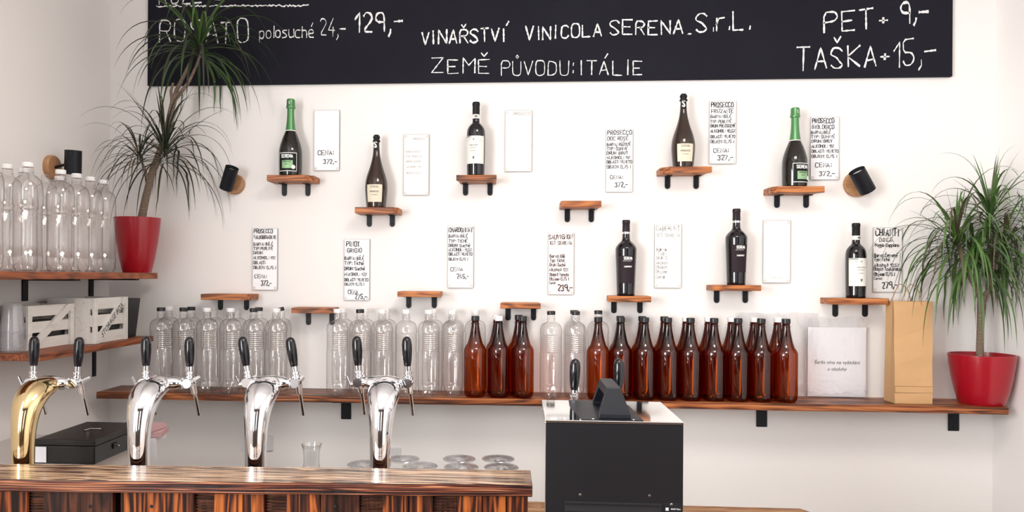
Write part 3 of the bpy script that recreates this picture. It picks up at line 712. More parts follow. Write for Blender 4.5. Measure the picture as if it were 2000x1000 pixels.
ordn = ['first', 'second', 'third', 'fourth', 'fifth', 'sixth', 'seventh', 'eighth', 'ninth', 'tenth', 'eleventh', 'twelfth', 'thirteenth', 'fourteenth', 'fifteenth', 'sixteenth', 'seventeenth', 'eighteenth', 'nineteenth']
CN = {'w': 'white cap', 'k': 'black cap', None: 'no cap'}
clear_front = [(314,'k'),(358,'k'),(404,'w'),(450,'w'),(495,'k'),(539,'w'),(659,'w'),(703,'k'),(746,'w'),(793,'w'),(837,'w'),(883,'w'),(1076,'k'),(1124,'k')]
clear_back = [(329,'w'),(373,'k'),(417,None),(462,None),(505,'k'),(548,'k'),(669,'w'),(711,'w'),(754,'w'),(845,'w'),(886,'w'),(928,'w'),(1121,'k'),(1168,'k')]
def zshelf(): return ZL
for i, (px, c) in enumerate(clear_front):
    p = at(px, 700, FY)
    plastic('pet', p.x, FY, ZL, c, 'clear ribbed bottle with %s, front row, %s clear one from the crates end' % (CN[c], ordn[i]), 'clear bottles on the long shelf', tilt=R.uniform(-.04, .04))
for i, (px, c) in enumerate(clear_back):
    p = at(px, 700, BYR)
    tl = .28 if px == 548 else 0
    where = 'behind the %s clear front-row one' % ordn[{0:0,1:1,2:2,3:3,4:4,5:5,6:6,7:7,8:8,9:10,10:11,12:13}.get(i, 0)]
    if i == 11: where = 'behind the first amber bottle nearest the taps'
    if i == 13: where = 'behind the orange bottle next to the black machine handle'
    plastic('pet', p.x, BYR, ZL, c, 'clear back-row bottle with %s, %s' % (CN[c], where), 'clear bottles on the long shelf', tilt=tl)
amber_front = [(928,'k'),(974,'w'),(1021,'k'),(1168,'k'),(1212,'k'),(1259,'k'),(1304,'k'),(1348,'k'),(1394,'k'),(1441,'k'),(1486,'k'),(1534.5,'k')]
amber_back = [(970,'w'),(1012.5,'k'),(1211,'k'),(1254,'k'),(1297,'k'),(1339.5,'w'),(1383,'w'),(1428,'w'),(1472,'w'),(1518,'w')]
for i, (px, c) in enumerate(amber_front):
    p = at(px, 700, FY)
    plastic('amber', p.x, FY-.002, ZL, c, 'amber bottle with %s, front row, %s amber one from the taps side' % (CN[c], ordn[i]), 'amber bottles on the long shelf', tilt=R.uniform(-.05, .05), sc=1.0)
for i, (px, c) in enumerate(amber_back):
    p = at(px, 700, BYR)
    k = [1, 2, 4, 5, 6, 7, 8, 9, 10, 11][i]
    plastic('amber', p.x, BYR, ZL, c, 'amber back-row bottle with %s, behind the %s amber front-row one' % (CN[c], ordn[k]), 'amber bottles on the long shelf')
# clear fluted bottles on the upper side shelf
for i, (px, X, top, c) in enumerate([(202, -1.547, 351, 'w'), (176, -1.547, 347, 'w'), (149, -1.547, 343, 'w'), (118, -1.545, 336, 'w'), (90, -1.635, 335, None), (54, -1.547, 323, 'w'), (14, -1.640, 322, 'w'), (46, -1.648, 331, 'w'), (116, -1.65, 345, 'w'), (-25, -1.56, 320, 'w')]):
    d = ray(px, 450); Y = X/d.x*d.y
    lab = ['clear fluted bottle with white cap right next to the red pot', 'clear fluted bottle with white cap, second from the red pot', 'clear fluted bottle with white cap, third from the red pot',
           'clear fluted bottle with white cap below the wall lamp arm', 'clear fluted bottle without cap on the upper side shelf', 'tallest-looking clear fluted bottle with white cap beside the wooden lamp disc',
           'clear fluted bottle with white cap at the picture edge, back row by the wall', 'clear fluted bottle mostly hidden behind the tallest-looking one',
           'clear fluted bottle hidden behind the one below the lamp arm', 'clear fluted bottle cut off by the picture edge'][i]
    plastic('flute', X, Y, zu, c, lab, 'clear bottles on the upper side shelf')

# ------------------------------------------------------------------ plants
def leafmesh(start, d, L_, wd, grav, nseg=13, yclamp=None, xclamp=None):
    p = Vector(start); d = Vector(d).normalized(); st = L_/nseg; pts = [p.copy()]; ds = [d.copy()]
    for k in range(nseg):
        d = (d + Vector((0, 0, -grav*(.5+k*.22*9/nseg)*9/nseg))).normalized(); p = p + d*st
        if yclamp and p.y > yclamp: p.y = yclamp-R.uniform(0, .01)
        if xclamp and p.x > xclamp: p.x = xclamp-R.uniform(0, .01)
        pts.append(p.copy()); ds.append(d.copy())
    side = Vector((-ds[0].y, ds[0].x, 0))
    side = side.normalized() if side.length > .05 else Vector((1, 0, 0))
    vs = []
    for k, (q, dd) in enumerate(zip(pts, ds)):
        t = k/nseg; w_ = wd*(.55+1.2*t if t < .3 else .91*(1-((t-.3)/.7)**1.6)+.02)*.5
        s_ = (side-dd*side.dot(dd)).normalized(); up = dd.cross(s_); f_ = .35*w_
        vs += [q-s_*w_, q+up*f_*(-1 if up.z > 0 else 1), q+s_*w_]
    fs = []
    for k in range(nseg):
        for i in (0, 1): a = k*3+i; fs.append((a, a+1, a+4, a+3))
    return vs, fs
def crown(parent, base, c, n, L_, wd, grav, lo=-.35, hi=1.35, mats=('leaf',), yc=None, axis=(0, 0, 1), stem=.05):
    ax = Vector(axis).normalized()
    for k in range(n):
        f = (k+.5)/n; el = hi-(hi-lo)*f**.85+R.uniform(-.12, .12); az = k*2.39996+R.uniform(-.3, .3)
        d = Vector((math.cos(az)*math.cos(el), math.sin(az)*math.cos(el), math.sin(el)))+ax*.25
        s_ = Vector(c)-ax*stem*f+Vector((d.x, d.y, 0))*.008
        vs, fs = leafmesh(s_-base, d, L_*R.uniform(.72, 1.12), wd*R.uniform(.8, 1.15), grav*R.uniform(.7, 1.25), yclamp=(yc-base.y) if yc else None, xclamp=XR-.008-base.x)
        mb = MB().add(vs, fs); mb.build('leaf', R.choice(mats), parent, True)
def pot(parent, rb, rt, h, px_mat='pot'):
    pr = [(rb*.96, 0), (rb, .004), (rb+(rt-rb)*.35, h*.25), (rb+(rt-rb)*.68, h*.55), (rb+(rt-rb)*.9, h*.82), (rt, h-.004), (rt, h), (rt-.005, h), (rt-.007, h-.02), (rt-.012, h-.035)]
    MB().lathe(pr, 48, cap1=False).build('pot', 'pot', parent, True)
    MB().lathe([(rt*.4, h-.042), (rt-.010, h-.040)], 40, cap0=True, cap1=False).add([], []).build('soil', 'soil', parent)
# tall plant on the upper side shelf
pc = at(268, 500, 3.045)
base = Vector((pc.x, 3.045, zu+.0005))
t = thing('potted_dracaena', 'tall dracaena in a red pot on the upper side shelf, leaves crossing the chalkboard', 'plant', base, 0, 'potted dracaenas')
pot(t, .056, .0905, at(272, 423, 2.97).z-zu)
def P3(px, py, Y): return at(px, py, Y)-base
tr = MB().tube([P3(276, 470, 3.04), P3(276, 430, 3.04), P3(285, 385, 3.04), P3(296, 340, 3.04), P3(310, 300, 3.03), P3(324, 262, 3.03), P3(331, 230, 3.03), P3(337, 205, 3.03), P3(342, 185, 3.03)],
               [.017, .0165, .015, .0135, .012, .012, .0115, .0125, .012], 14)
tr.tube([P3(343, 192, 3.03), P3(352, 182, 3.025), P3(369, 160, 3.02), P3(383, 130, 3.01), P3(393, 102, 3.0), P3(392, 84, 3.0)], [.010, .0085, .0062, .005, .005, .006], 10)
tr.tube([P3(339, 196, 3.03), P3(345, 176, 3.04), P3(360, 146, 3.05), P3(371, 122, 3.05), P3(380, 96, 3.04), P3(385, 84, 3.02)], [.010, .0085, .0065, .005, .005, .005], 10)
tr.tube([P3(336, 200, 3.03), P3(334, 178, 3.02), P3(338, 162, 3.02)], [.008, .006, .005], 8)
tr.tube([P3(292, 360, 3.04), P3(284, 335, 3.02), P3(275, 312, 3.0), P3(272, 298, 3.0)], [.008, .006, .005, .005], 8)
tr.build('trunk', 'trunk', t, True)
YC = D-.006
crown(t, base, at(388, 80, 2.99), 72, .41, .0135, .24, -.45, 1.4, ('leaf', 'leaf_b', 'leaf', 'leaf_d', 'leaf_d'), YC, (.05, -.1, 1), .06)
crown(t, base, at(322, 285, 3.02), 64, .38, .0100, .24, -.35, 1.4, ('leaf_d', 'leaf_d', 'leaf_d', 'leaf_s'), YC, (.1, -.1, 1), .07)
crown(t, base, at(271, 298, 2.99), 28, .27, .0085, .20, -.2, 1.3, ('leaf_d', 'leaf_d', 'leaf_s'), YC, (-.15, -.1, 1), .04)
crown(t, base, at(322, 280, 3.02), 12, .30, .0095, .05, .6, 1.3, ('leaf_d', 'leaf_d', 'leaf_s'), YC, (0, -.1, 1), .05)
# second plant at the other end
pc = at(1917, 750, 3.085)
base = Vector((pc.x, 3.085, ZL+.0005))
t = thing('potted_dracaena', 'bushy dracaena in a wide red pot at the window end of the long shelf', 'plant', base, 0, 'potted dracaenas')
pot(t, .079, .113, at(1918, 697, 2.98).z-ZL)
tr = MB().tube([P3(1914, 720, 3.085), P3(1914, 680, 3.085), P3(1915, 640, 3.085), P3(1916, 600, 3.085), P3(1920, 575, 3.085)], [.0135, .013, .0125, .0135, .017], 14)
tr.tube([P3(1916, 585, 3.085), P3(1908, 565, 3.08), P3(1905, 535, 3.07), P3(1903, 505, 3.06)], [.011, .0085, .007, .007], 10)
tr.tube([P3(1920, 582, 3.085), P3(1932, 565, 3.08), P3(1934, 520, 3.07), P3(1931, 460, 3.05), P3(1935, 405, 3.05)], [.011, .009, .0075, .0065, .006], 10)
tr.tube([P3(1912, 575, 3.085), P3(1895, 545, 3.05), P3(1876, 500, 3.03), P3(1868, 470, 3.02)], [.009, .007, .006, .006], 8)
tr.build('trunk', 'trunk', t, True)
mm = ('leaf', 'leaf_b', 'leaf_b', 'leaf_b', 'leaf_s')
crown(t, base, at(1935, 412, 3.03), 56, .30, .0105, .24, -.4, 1.4, mm, YC, (0, -.1, 1), .07)
crown(t, base, at(1868, 462, 3.00), 66, .38, .0105, .30, -.4, 1.3, mm, YC, (-.15, -.1, 1), .07)
crown(t, base, at(1903, 490, 3.02), 66, .36, .0115, .32, -.5, 1.2, mm, YC, (0, -.1, 1), .07)
crown(t, base, at(1960, 470, 3.02), 54, .36, .0105, .30, -.4, 1.3, mm, YC, (.15, -.1, 1), .07)
crown(t, base, at(1935, 400, 3.03), 14, .22, .010, .05, .7, 1.5, mm, YC, (0, -.1, 1), .05)
crown(t, base, at(1866, 455, 3.00), 10, .20, .010, .05, .7, 1.5, mm, YC, (-.3, -.1, 1), .05)
tr2 = MB().tube([P3(1933, 545, 3.08), P3(1945, 510, 3.05), P3(1960, 465, 3.02)], [.007, .006, .006], 8).build('branch', 'trunk', t, True)

# ------------------------------------------------------------------ wall lamps
def wall_lamp(label, disc, rr, cyl0, cyl1, r, axis):
    """disc centre point on wall; cylinder between two points"""
    t = thing('wall_lamp', label, 'lamp', disc, 0, 'wall spotlights')
    c0, c1 = cyl0-disc, cyl1-disc
    rot = (PI/2, 0, 0) if axis == 'Y' else (0, PI/2, 0)
    MB().lathe([(rr, .0005), (rr, .018), (rr-.003, .022)], 40).build('wall_plate', 'lamp_wood', t, True, rot=rot)
    mid = (c0+c1)/2; out = Vector((0, -.02, 0)) if axis == 'Y' else Vector((.02, 0, 0))
    MB().tube([out, mid], .005, 10).build('arm', 'metal_black', t, True)
    sh = MB().tube([c0, c1], r, 32, caps=False); sh.tube([c0, c1], r-.002, 32, caps=False)
    d = (c1-c0).normalized()
    sh.tube([c0+d*.02, c0+d*.022], r-.0015, 32)
    s_ = sh.build('lamp_shade', 'metal_black', t, True)
    MB().tube([c0+d*.014, c0+d*.0195], r-.004, 24).build('reflector', 'lampglow', s_, True)
p = atx(97, 327, XL)
c0 = at(143, 296, p.y-.02); c1 = at(140, 338, p.y+.0)
c0.x = c1.x = XL+.085; c0 = Vector((XL+.092, p.y, at(143, 294, p.y).z)); c1 = Vector((XL+.088, p.y+.005, at(143, 340, p.y).z))
wall_lamp('black cylinder spotlight with wooden disc on the side wall above the bottles', p, .045, c0, c1, .030, 'X')
p = at(459, 360, D)
wall_lamp('black cylinder spotlight with wooden disc beside the tall plant', p, .044, at(453.5, 327, D-.09), at(441, 369, D-.06), .0275, 'Y')
p = at(1672, 360, D)
wall_lamp('black cylinder spotlight with wooden disc near the bushy plant', p, .052, at(1673, 333, D-.085), at(1695, 373, D-.064), .031, 'Y')

# ------------------------------------------------------------------ crates, cups and bin on the lower side shelf
def crate(x_face, ya, yb, h, label, text=None, dpt=.135):
    zt = ZLOW+.0005
    t = thing('storage_crate', label, 'crate', (x_face, (ya+yb)/2, zt), 0, 'whitewashed wooden crates')
    L_ = (yb-ya)/2; s = .010; pw = .022; ph = h*.25
    for k in range(3):
        z = k*(h-ph)/2
        MB().box(-s*2, -L_+.001, z, -s, L_-.001, z+ph).build('slat', 'crate', t, bevel=.001)
        MB().box(-dpt, -L_+.001, z, -dpt+s, L_-.001, z+ph).build('slat', 'crate', t)
    for yy in (-L_, L_-pw): MB().box(-s, yy, 0, 0, yy+pw, h).build('post', 'crate', t, bevel=.001)
    for yy in (-L_, L_-s): MB().box(-dpt+s, yy, 0, -s*2, yy+s, h).build('end_panel', 'crate', t)
    MB().box(-dpt+s, -L_+s, .001, -s*2, L_-s, .006).build('base_panel', 'crate', t)
    ang = math.atan2(h-.01, 2*L_-2*pw); dl = math.hypot(h, 2*L_-2*pw)/2
    yb_, za = L_-pw, h
    w2 = .017
    mb = MB(); q = [(-L_+pw-.006, 0), (-L_+pw+.014, 0), (L_-pw+.006, h-.016), (L_-pw+.006, h), (L_-pw-.014, h), (-L_+pw-.006, .016)]
    k = len(q)
    mb.add([(.0005, y, z) for y, z in q]+[(-s, y, z) for y, z in q], [tuple(range(k)), tuple(range(k, 2*k))[::-1]]+[(i, i+k, (i+1)%k+k, (i+1)%k) for i in range(k)])
    dg = mb.build('diagonal_slat', 'crate', t)
    MB().box(-dpt+.02, -L_+.02, .007, -s*2-.004, L_-.02, h*.62).build('dark_inner_box', 'black_box', t)  # plain black box filling the lower part inside the slats
    if text:
        a_ = math.atan2(h-.016, 2*L_-2*pw)
        o = font_mesh('crate_lettering', text, .030, 'ink', dg, (.0014, 0, h/2), (0, 0, 0), .25)
        o.rotation_euler = (Matrix(((0, 0, 1), (1, 0, 0), (0, 1, 0))) @ Matrix.Rotation(a_, 3, 'Z')).to_euler()
        o.scale = (.78, 1, 1)
        k = (2*dl*.74)/max(.01, max(v.co.x for v in o.data.vertices)-min(v.co.x for v in o.data.vertices)); o.scale = (k, k*1.1, 1)
    return t
Y1a, Y1b = atx(55, 650, -1.60).y, atx(145, 650, -1.60).y; Y2a, Y2b = atx(177, 640, -1.525).y, atx(250, 640, -1.525).y
Y2a = max(Y2a, Y1b+.003); YCUP = Y1a-.042
crate(-1.60, Y1a, Y1b, .147, 'white wooden crate with diagonal slat, without lettering, beside the plastic cups')
crate(-1.525, Y2a, Y2b, .166, 'white wooden crate lettered STORAGE BOX on its diagonal slat', 'STORAGE BOX', .18)
bc = Vector((at(226, 620, 3.0).x, 3.0, ZLOW+.0005)); bh = at(228, 583, 3.0).z-ZLOW
mb = MB(); mb.add([(-.058,-.05,0),(.058,-.05,0),(.058,.05,0),(-.058,.05,0),(-.078,-.06,bh),(.072,-.06,bh),(.072,.06,bh),(-.078,.06,bh)], [(0,3,2,1),(0,1,5,4),(1,2,6,5),(2,3,7,6),(3,0,4,7)])
mb.add([(-.054,-.046,.004),(.054,-.046,.004),(.054,.046,.004),(-.054,.046,.004),(-.075,-.057,bh),(.069,-.057,bh),(.069,.057,bh),(-.075,.057,bh)], [(0,1,2,3),(4,5,1,0),(5,6,2,1),(6,7,3,2),(7,4,0,3)])
mb.add([(-.078,-.06,bh),(.072,-.06,bh),(.072,.06,bh),(-.078,.06,bh),(-.075,-.057,bh),(.069,-.057,bh),(.069,.057,bh),(-.075,.057,bh)], [(0,1,5,4),(1,2,6,5),(2,3,7,6),(3,0,4,7)])
tag(mb.build('black_bin', 'black_box', loc=bc), 'black plastic bin behind the lettered crate', 'bin')
# stack of clear cups, upside down
cc = at(24, 650, YCUP); cz = ZLOW+.0005
hs = at(25, 592, YCUP).z-cz
for k in range(12):
    z = k*(hs-.092)/11
    c = MB().lathe([(.037, 0), (.0385, .001), (.037, .003), (.0355, .004), (.0285, .088), (.0275, .092)], 28, cap0=False).build('plastic_cup', 'cup', loc=(cc.x, YCUP, cz+z), smooth=True)
    tag(c, 'clear upside-down plastic cup, %s from the bottom of the stack next to the crate' % ordn[k], 'cup', 'stacked clear plastic cups')
cc2 = at(-36, 650, YCUP)
for k in range(12):
    z = k*(hs-.092)/11
    c = MB().lathe([(.037, 0), (.0385, .001), (.037, .003), (.0355, .004), (.0285, .088), (.0275, .092)], 28, cap0=False).build('plastic_cup', 'cup', loc=(max(cc2.x, XL+.04), YCUP, cz+z), smooth=True)
    tag(c, 'clear upside-down plastic cup, %s from the bottom of the stack at the picture edge' % ordn[k], 'cup', 'second stack of clear plastic cups')

# ------------------------------------------------------------------ film sleeves, paper bag
def sleeve(x0, y0, x1, y1, Y, label, tilt, paper=None, seed=1):
    a = at(x0, y1, Y); b = at(x1, y0, Y); wS, hS = b.x-a.x, b.z-ZL
    n, m2 = 14, 16; r3 = random.Random(seed); vs = []
    grid = [[r3.uniform(-1, 1) for _ in range(n+1)] for _ in range(m2+1)]
    mb = MB()
    for side in (0, 1):
        vs = []
        for j in range(m2+1):
            for i in range(n+1):
                u, v = i/n, j/m2; e = min(u, 1-u, v, 1-v)
                vs.append((u*wS+.003*grid[j][i]*(v > .85), (-.004 if side == 0 else .003)*min(1, e*8)+tilt*v*.012+.0022*grid[j][i]*(1 if v > .7 else .35)-.006*0, v*hS+.004*grid[j][i]*(v > .95)))
        mb.add(vs, [(j*(n+1)+i, j*(n+1)+i+1, (j+1)*(n+1)+i+1, (j+1)*(n+1)+i) for j in range(m2) for i in range(n)])
    o = mb.build('plastic_sleeve', 'sleeve', loc=(a.x, Y, ZL+.0005), smooth=True)
    tag(o, label, 'plastic sleeve'); return o, wS, hS
sleeve(1436, 612, 1600, 775, D-.007, 'empty crinkled clear film sleeve leaning on the wall behind the amber bottles', .2, seed=4)
s2, wS, hS = sleeve(1572, 621, 1696, 775, D-.026, 'crinkled clear sleeve holding the white printed sheet, beside the paper bag', .3, seed=9)
pa = at(1578, 700, D-.026); pb = at(1692, 640, D-.026)
sh = MB().box(0, 0, 0, pb.x-pa.x, .0006, pb.z-ZL-.004).build('paper_notice', 'paper', loc=(pa.x, D-.0245, ZL+.004))
tag(sh, 'white sheet with two lines of black print inside the clear sleeve', 'paper')
cxp = (pb.x-pa.x)/2
for i, (txt, py, wpx) in enumerate((('Šarže vína na vyžádání', 708, 86), ('u obsluhy', 721, 36))):
    z = at(1635, py, D-.026).z-ZL-.004
    o = font_mesh('notice_print', txt, .0165, 'ink', sh, (cxp, -.0012, z), (PI/2, 0, 0), .2)
    ww = max(v.co.x for v in o.data.vertices)-min(v.co.x for v in o.data.vertices); k = wpx/480./ww; o.scale = (k, k*.95, 1)
# paper bag
by = 3.045
a = at(1748, 787, by-.0); b = at(1821, 787, by-.0); tz = at(1785, 589, by).z-ZL
wB = b.x-a.x; dB = .085
t = thing('paper_bag', 'brown kraft paper bag with twisted handles standing on the long shelf', 'bag', (a.x+wB/2, by, ZL+.0005), 0)
hw = wB/2
mb = MB(); n = 8
def bagw(z):  # slight pinch of the gusset toward the top
    return z/tz
rows = []
for k in range(n+1):
    z = tz*k/n; g = .016*(k/n)**1.2; wv = .0018*math.sin(k*1.7)
    fy = 0+.006*(k/n); byk = dB-.012*(k/n)
    rows.append([(-hw-.004*(k/n), fy+wv, z), (hw+.002*(k/n), fy-wv, z), (hw-g*.6, (fy+byk)/2, z), (hw, byk, z), (-hw-.002, byk, z), (-hw+g*.5, (fy+byk)/2, z)])
vs = [v for r_ in rows for v in r_]
fs = [(k*6+i, k*6+(i+1)%6, (k+1)*6+(i+1)%6, (k+1)*6+i) for k in range(n) for i in range(6)]+[(5, 4, 3, 2, 1, 0)]
mb.add(vs, fs); bagb = mb.build('bag_body', 'kraft', t); sdm = bagb.modifiers.new('thick', 'SOLIDIFY'); sdm.thickness = .0008
for z, hh in ((.042, .0012), (.066, .0012)):
    MB().box(-hw-.001, -.0016, z, hw+.001, .001, z+hh).build('fold_crease', 'kraft_side', t)
MB().box(-hw+.0, -.0028, .043, hw, .0, .0655).build('folded_flap', 'kraft', t)
for yy, dx in ((.010, 0), (dB-.016, -.01)):
    pts = []
    for k in range(15):
        s_ = k/14; pts.append((-.047+dx+.075*s_+.004*math.sin(9*s_), yy+.004*math.sin(5*s_)-.012*math.sin(PI*s_), tz-.02+.085*math.sin(PI*s_)**.7))
    MB().tube(pts, .0018, 8).build('handle', 'kraft_side', t, True)

# ------------------------------------------------------------------ counters
ZC = 1.05
bl, brr = atz(-90, 904.3, ZC), atz(1036, 917.8, ZC)
fl, fr_ = atz(-90, 935.6, ZC), atz(1040, 946.6, ZC)
thk = .030
n = 50
t = thing('bar_ledge', 'glossy charred-wood bar ledge board with dark grain above the plank front', 'counter', (0, 0, 0))
R4 = random.Random(5)
poly = []
for i in range(n+1):
    p = fl.lerp(fr_, i/n); poly.append((p.x, p.y+R4.uniform(-.0008, .0008)+.002*math.sin(i*.45)))
poly += [(brr.x, brr.y), (bl.x, bl.y)]
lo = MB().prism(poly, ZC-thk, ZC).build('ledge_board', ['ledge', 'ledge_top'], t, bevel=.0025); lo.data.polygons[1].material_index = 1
# plank front under the ledge
dv = (fr_-fl); dv.z = 0; dv.normalize(); nv = Vector((-dv.y, dv.x, 0)); ZW = .82
segs = [(-90, 0, 'plank', 0), (0, 54, 'plank', 0), (55, 83, 'block', .012), (84, 220, 'plank_dark', 0), (235, 379, 'plank', 0), (380, 416, 'block', .012), (417, 474, 'plank', .003), (475, 516, 'plank', 0),
        (517, 559, 'block', .012), (560, 625, 'plank', 0), (626, 702, 'plank_dark', .003), (703, 746, 'block', .012), (747, 798, 'plank', 0), (799, 846, 'plank', .002), (847, 892, 'block', .012), (893, 942, 'plank', 0), (943, 989, 'plank', .003), (990, 1031, 'plank', 0)]
tp = thing('plank_front', 'charred vertical plank panel forming the front of the bar below the ledge', 'counter', (0, 0, 0))
foff = .018
def fpt(px):
    """point on the plank face line for a picture column"""
    d = ray(px, 975); o0 = fl+nv*foff
    k = (o0-CAM).dot(nv)/d.dot(nv); p = CAM+d*k; return p
ZB = .0
for (xa, xb, mt, rec) in segs:
    a, b = fpt(xa), fpt(xb); a = a+nv*rec; b = b+nv*rec
    q = [(a.x, a.y), (b.x, b.y), (b.x+nv.x*.02, b.y+nv.y*.02), (a.x+nv.x*.02, a.y+nv.y*.02)]
    if mt == 'block':
        MB().prism(q, ZB+.002, ZC-thk-.001).build('recessed_block', 'block', tp)
        mb = MB()
        for k in range(14):
            z = ZC-thk-.006-k*.0075
            w2 = .0022; mb.prism([(a.x-nv.x*.004, a.y-nv.y*.004), (b.x-nv.x*.004, b.y-nv.y*.004), (b.x, b.y), (a.x, a.y)], z-w2, z)
        mb.build('block_ridges', 'plank_dark', tp)
    else:
        MB().prism(q, ZB+.002, ZC-thk-.001).build('plank', mt, tp, bevel=.002)
a, b = fpt(-90)+nv*.034, fpt(1031)+nv*.034
MB().prism([(a.x, a.y), (b.x, b.y), (b.x+nv.x*.02, b.y+nv.y*.02), (a.x+nv.x*.02, a.y+nv.y*.02)], ZB+.002, ZC-thk-.001).build('backing_board', 'plank_dark', tp)
for px, py in ((176, 989), (296, 989), (655, 990)):
    d = ray(px, py); o0 = fl+nv*foff; k = (o0-CAM).dot(nv)/d.dot(nv); p = CAM+d*k
    MB().lathe([(.0045, 0), (.003, .0012)], 12).build('screw_hole', 'metal_black', tp, loc=p-nv*.0002, rot=(PI/2, 0, 0))
# worktop behind
wx1 = at(1572, 990, 2.45).x
bk = 2.0
xl_ = -1.14; ex = b.x+.012
ysep = 2.06
zoff = ZW
p = atz(1050, 982.5, ZW); q = atz(1560, 990, ZW)
yb_ = (p.y+q.y)/2
xr0, xr1 = q.x, atz(1573, 1000, ZW).x
t = thing('worktop', 'light brown wooden worktop behind the ledge and under the black beer cooler', 'counter', (0, 0, 0))
MB().prism([(ex, 1.55), (xr1+.03, 1.55), (xr1+.03, yb_-.06), (xr0, yb_), (xl_, yb_), (xl_, 2.09), (ex, 2.045)], ZW-.035, ZW).build('worktop_board', 'worktop', t, bevel=.002)
MB().prism([(ex, 1.58), (xr1, 1.58), (xr1, yb_-.08), (xl_+.02, yb_-.08), (xl_+.02, 2.11), (ex, 2.08)], .001, ZW-.036).build('cabinet_base', 'white_gloss', t)
# white appliance top by the side wall
ZS = .98
t = MB().box(XL+.002, 2.17, .001, atz(283, 857, ZS).x, 2.62, ZS).build('side_cabinet', 'white_gloss', bevel=.004)
tag(t, 'pale cabinet beside the side wall carrying the cash box', 'cabinet')
# cash box
a = atz(66, 918, ZS); nb = atz(185, 908, ZS)
cb = Vector(((at(66, 890, nb.y).x+nb.x)/2, nb.y, ZS+.0005)); cw = nb.x-at(66, 890, nb.y).x; chh = at(185, 861, nb.y).z-ZS
ft = Vector((at(248, 832, 2.47).x, 2.47, 0)); dpt = 2.50-nb.y
t = thing('cash_box', 'black steel cash box with key lock behind the brass tap column', 'box', cb, 0)
MB().box(-cw/2, 0, 0, cw/2, dpt, chh-.018).build('box_body', 'cash', t, bevel=.003)
MB().box(-cw/2-.001, -.001, chh-.017, cw/2+.001, dpt+.001, chh).build('lid', 'cash', t, bevel=.003)
mb = MB().lathe([(.034, 0), (.034, .001)], 24); hd = mb.build('handle_recess', 'black_box', t, loc=(.01, dpt*.5, chh)); hd.scale = (1, .6, 1)
MB().tube([(-.015, dpt*.5-.008, chh+.002), (.0, dpt*.5, chh+.006), (.03, dpt*.5+.008, chh+.004)], .002, 8).build('lid_handle', 'steel', t, True)
MB().lathe([(.009, 0), (.009, .003), (.006, .005)], 16).build('lock', 'gold', t, True, loc=(cw/2, dpt*.72, chh*.38), rot=(0, PI/2, 0))
mb = MB().box(0, -.012, -.008, .003, .012, .008); lk = mb.build('lock_plate', 'black_box', t, loc=(cw/2+.001, dpt*.40, chh*.46))
MB().tube([(.003, 0, 0), (.009, .002, 0), (.009, .009, -.002)], .0022, 6).build('key', 'steel', lk, True)
c0 = at(66, 903, nb.y-.004); c1 = at(90, 873, nb.y-.004)
tag(MB().box(0, 0, 0, c1.x-c0.x, .0008, c1.z-c0.z).build('paper_note', 'paper', loc=(c0.x, nb.y-.0032, c0.z)), 'small white note on the front of the cash box', 'paper')
# pink booklets
pz = ZS+.0007
pp = at(312, 870, 2.56)
for k, (mt, ang, lab) in enumerate((('paper', .05, 'white booklet at the bottom of the small stack behind the chrome column'), ('paper', .22, 'pale booklet with pink edge in the middle of the small stack'), ('pink', -.12, 'pink booklet on top of the small stack behind the chrome column'))):
    z = pz+k*.0185
    mb = MB().box(-.07, -.05, 0, .07, .05, .0165)
    o = mb.build('booklet', mt if k != 1 else 'pink', loc=(at(274, 870, 2.56).x+(0, .012, -.004)[k], 2.56, z), rot=(0, 0, ang))
    tag(o, lab, 'booklet', 'booklets stacked on the pale cabinet')
c0 = at(288, 897, 2.5); c1 = at(308, 866, 2.5)
tag(MB().box(0, 0, 0, c1.x-c0.x, .001, c1.z-c0.z+.004).build('paper_note', 'paper', loc=(c0.x, 2.497, c0.z), rot=(0, -.08, 0)), 'white note hanging from the booklet stack beside the chrome column', 'paper')
# sockets and switch plates on the wall
for (x0, y0, x1, y1, lab) in ((519, 850, 534, 880, 'light grey wall socket plate beside the third tap column'), (762, 874, 783, 892, 'grey wall socket plate beside the fourth tap column')):
    c0, c1 = at(x0, y1, D), at(x1, y0, D)
    t = MB().box(0, -.008, 0, c1.x-c0.x, -.0005, c1.z-c0.z).build('wall_socket', 'socket', loc=(c0.x, D, c0.z), bevel=.002); tag(t, lab, 'socket', 'wall sockets')
    MB().lathe([(.010, 0), (.012, .001)], 16).build('socket_well', 'socket', t, loc=((c1.x-c0.x)/2, -.008, (c1.z-c0.z)/2), rot=(PI/2, 0, 0))
c0, c1 = at(472, 880, D), at(484, 846, D)
tag(MB().add([(0,0,0),(c1.x-c0.x,0,0),(c1.x-c0.x,0,c1.z-c0.z),(.010,0,c1.z-c0.z),(0,.003,0),(c1.x-c0.x,.003,0),(c1.x-c0.x,.003,c1.z-c0.z),(.010,.003,c1.z-c0.z)],
    [(0,1,2,3),(5,4,7,6),(4,5,1,0),(3,2,6,7),(4,0,3,7),(1,5,6,2)]).build('paper_tag', 'paper', loc=(c0.x, D-.004, c0.z)), 'small white tag on the wall peeking out behind the third tap column', 'paper')

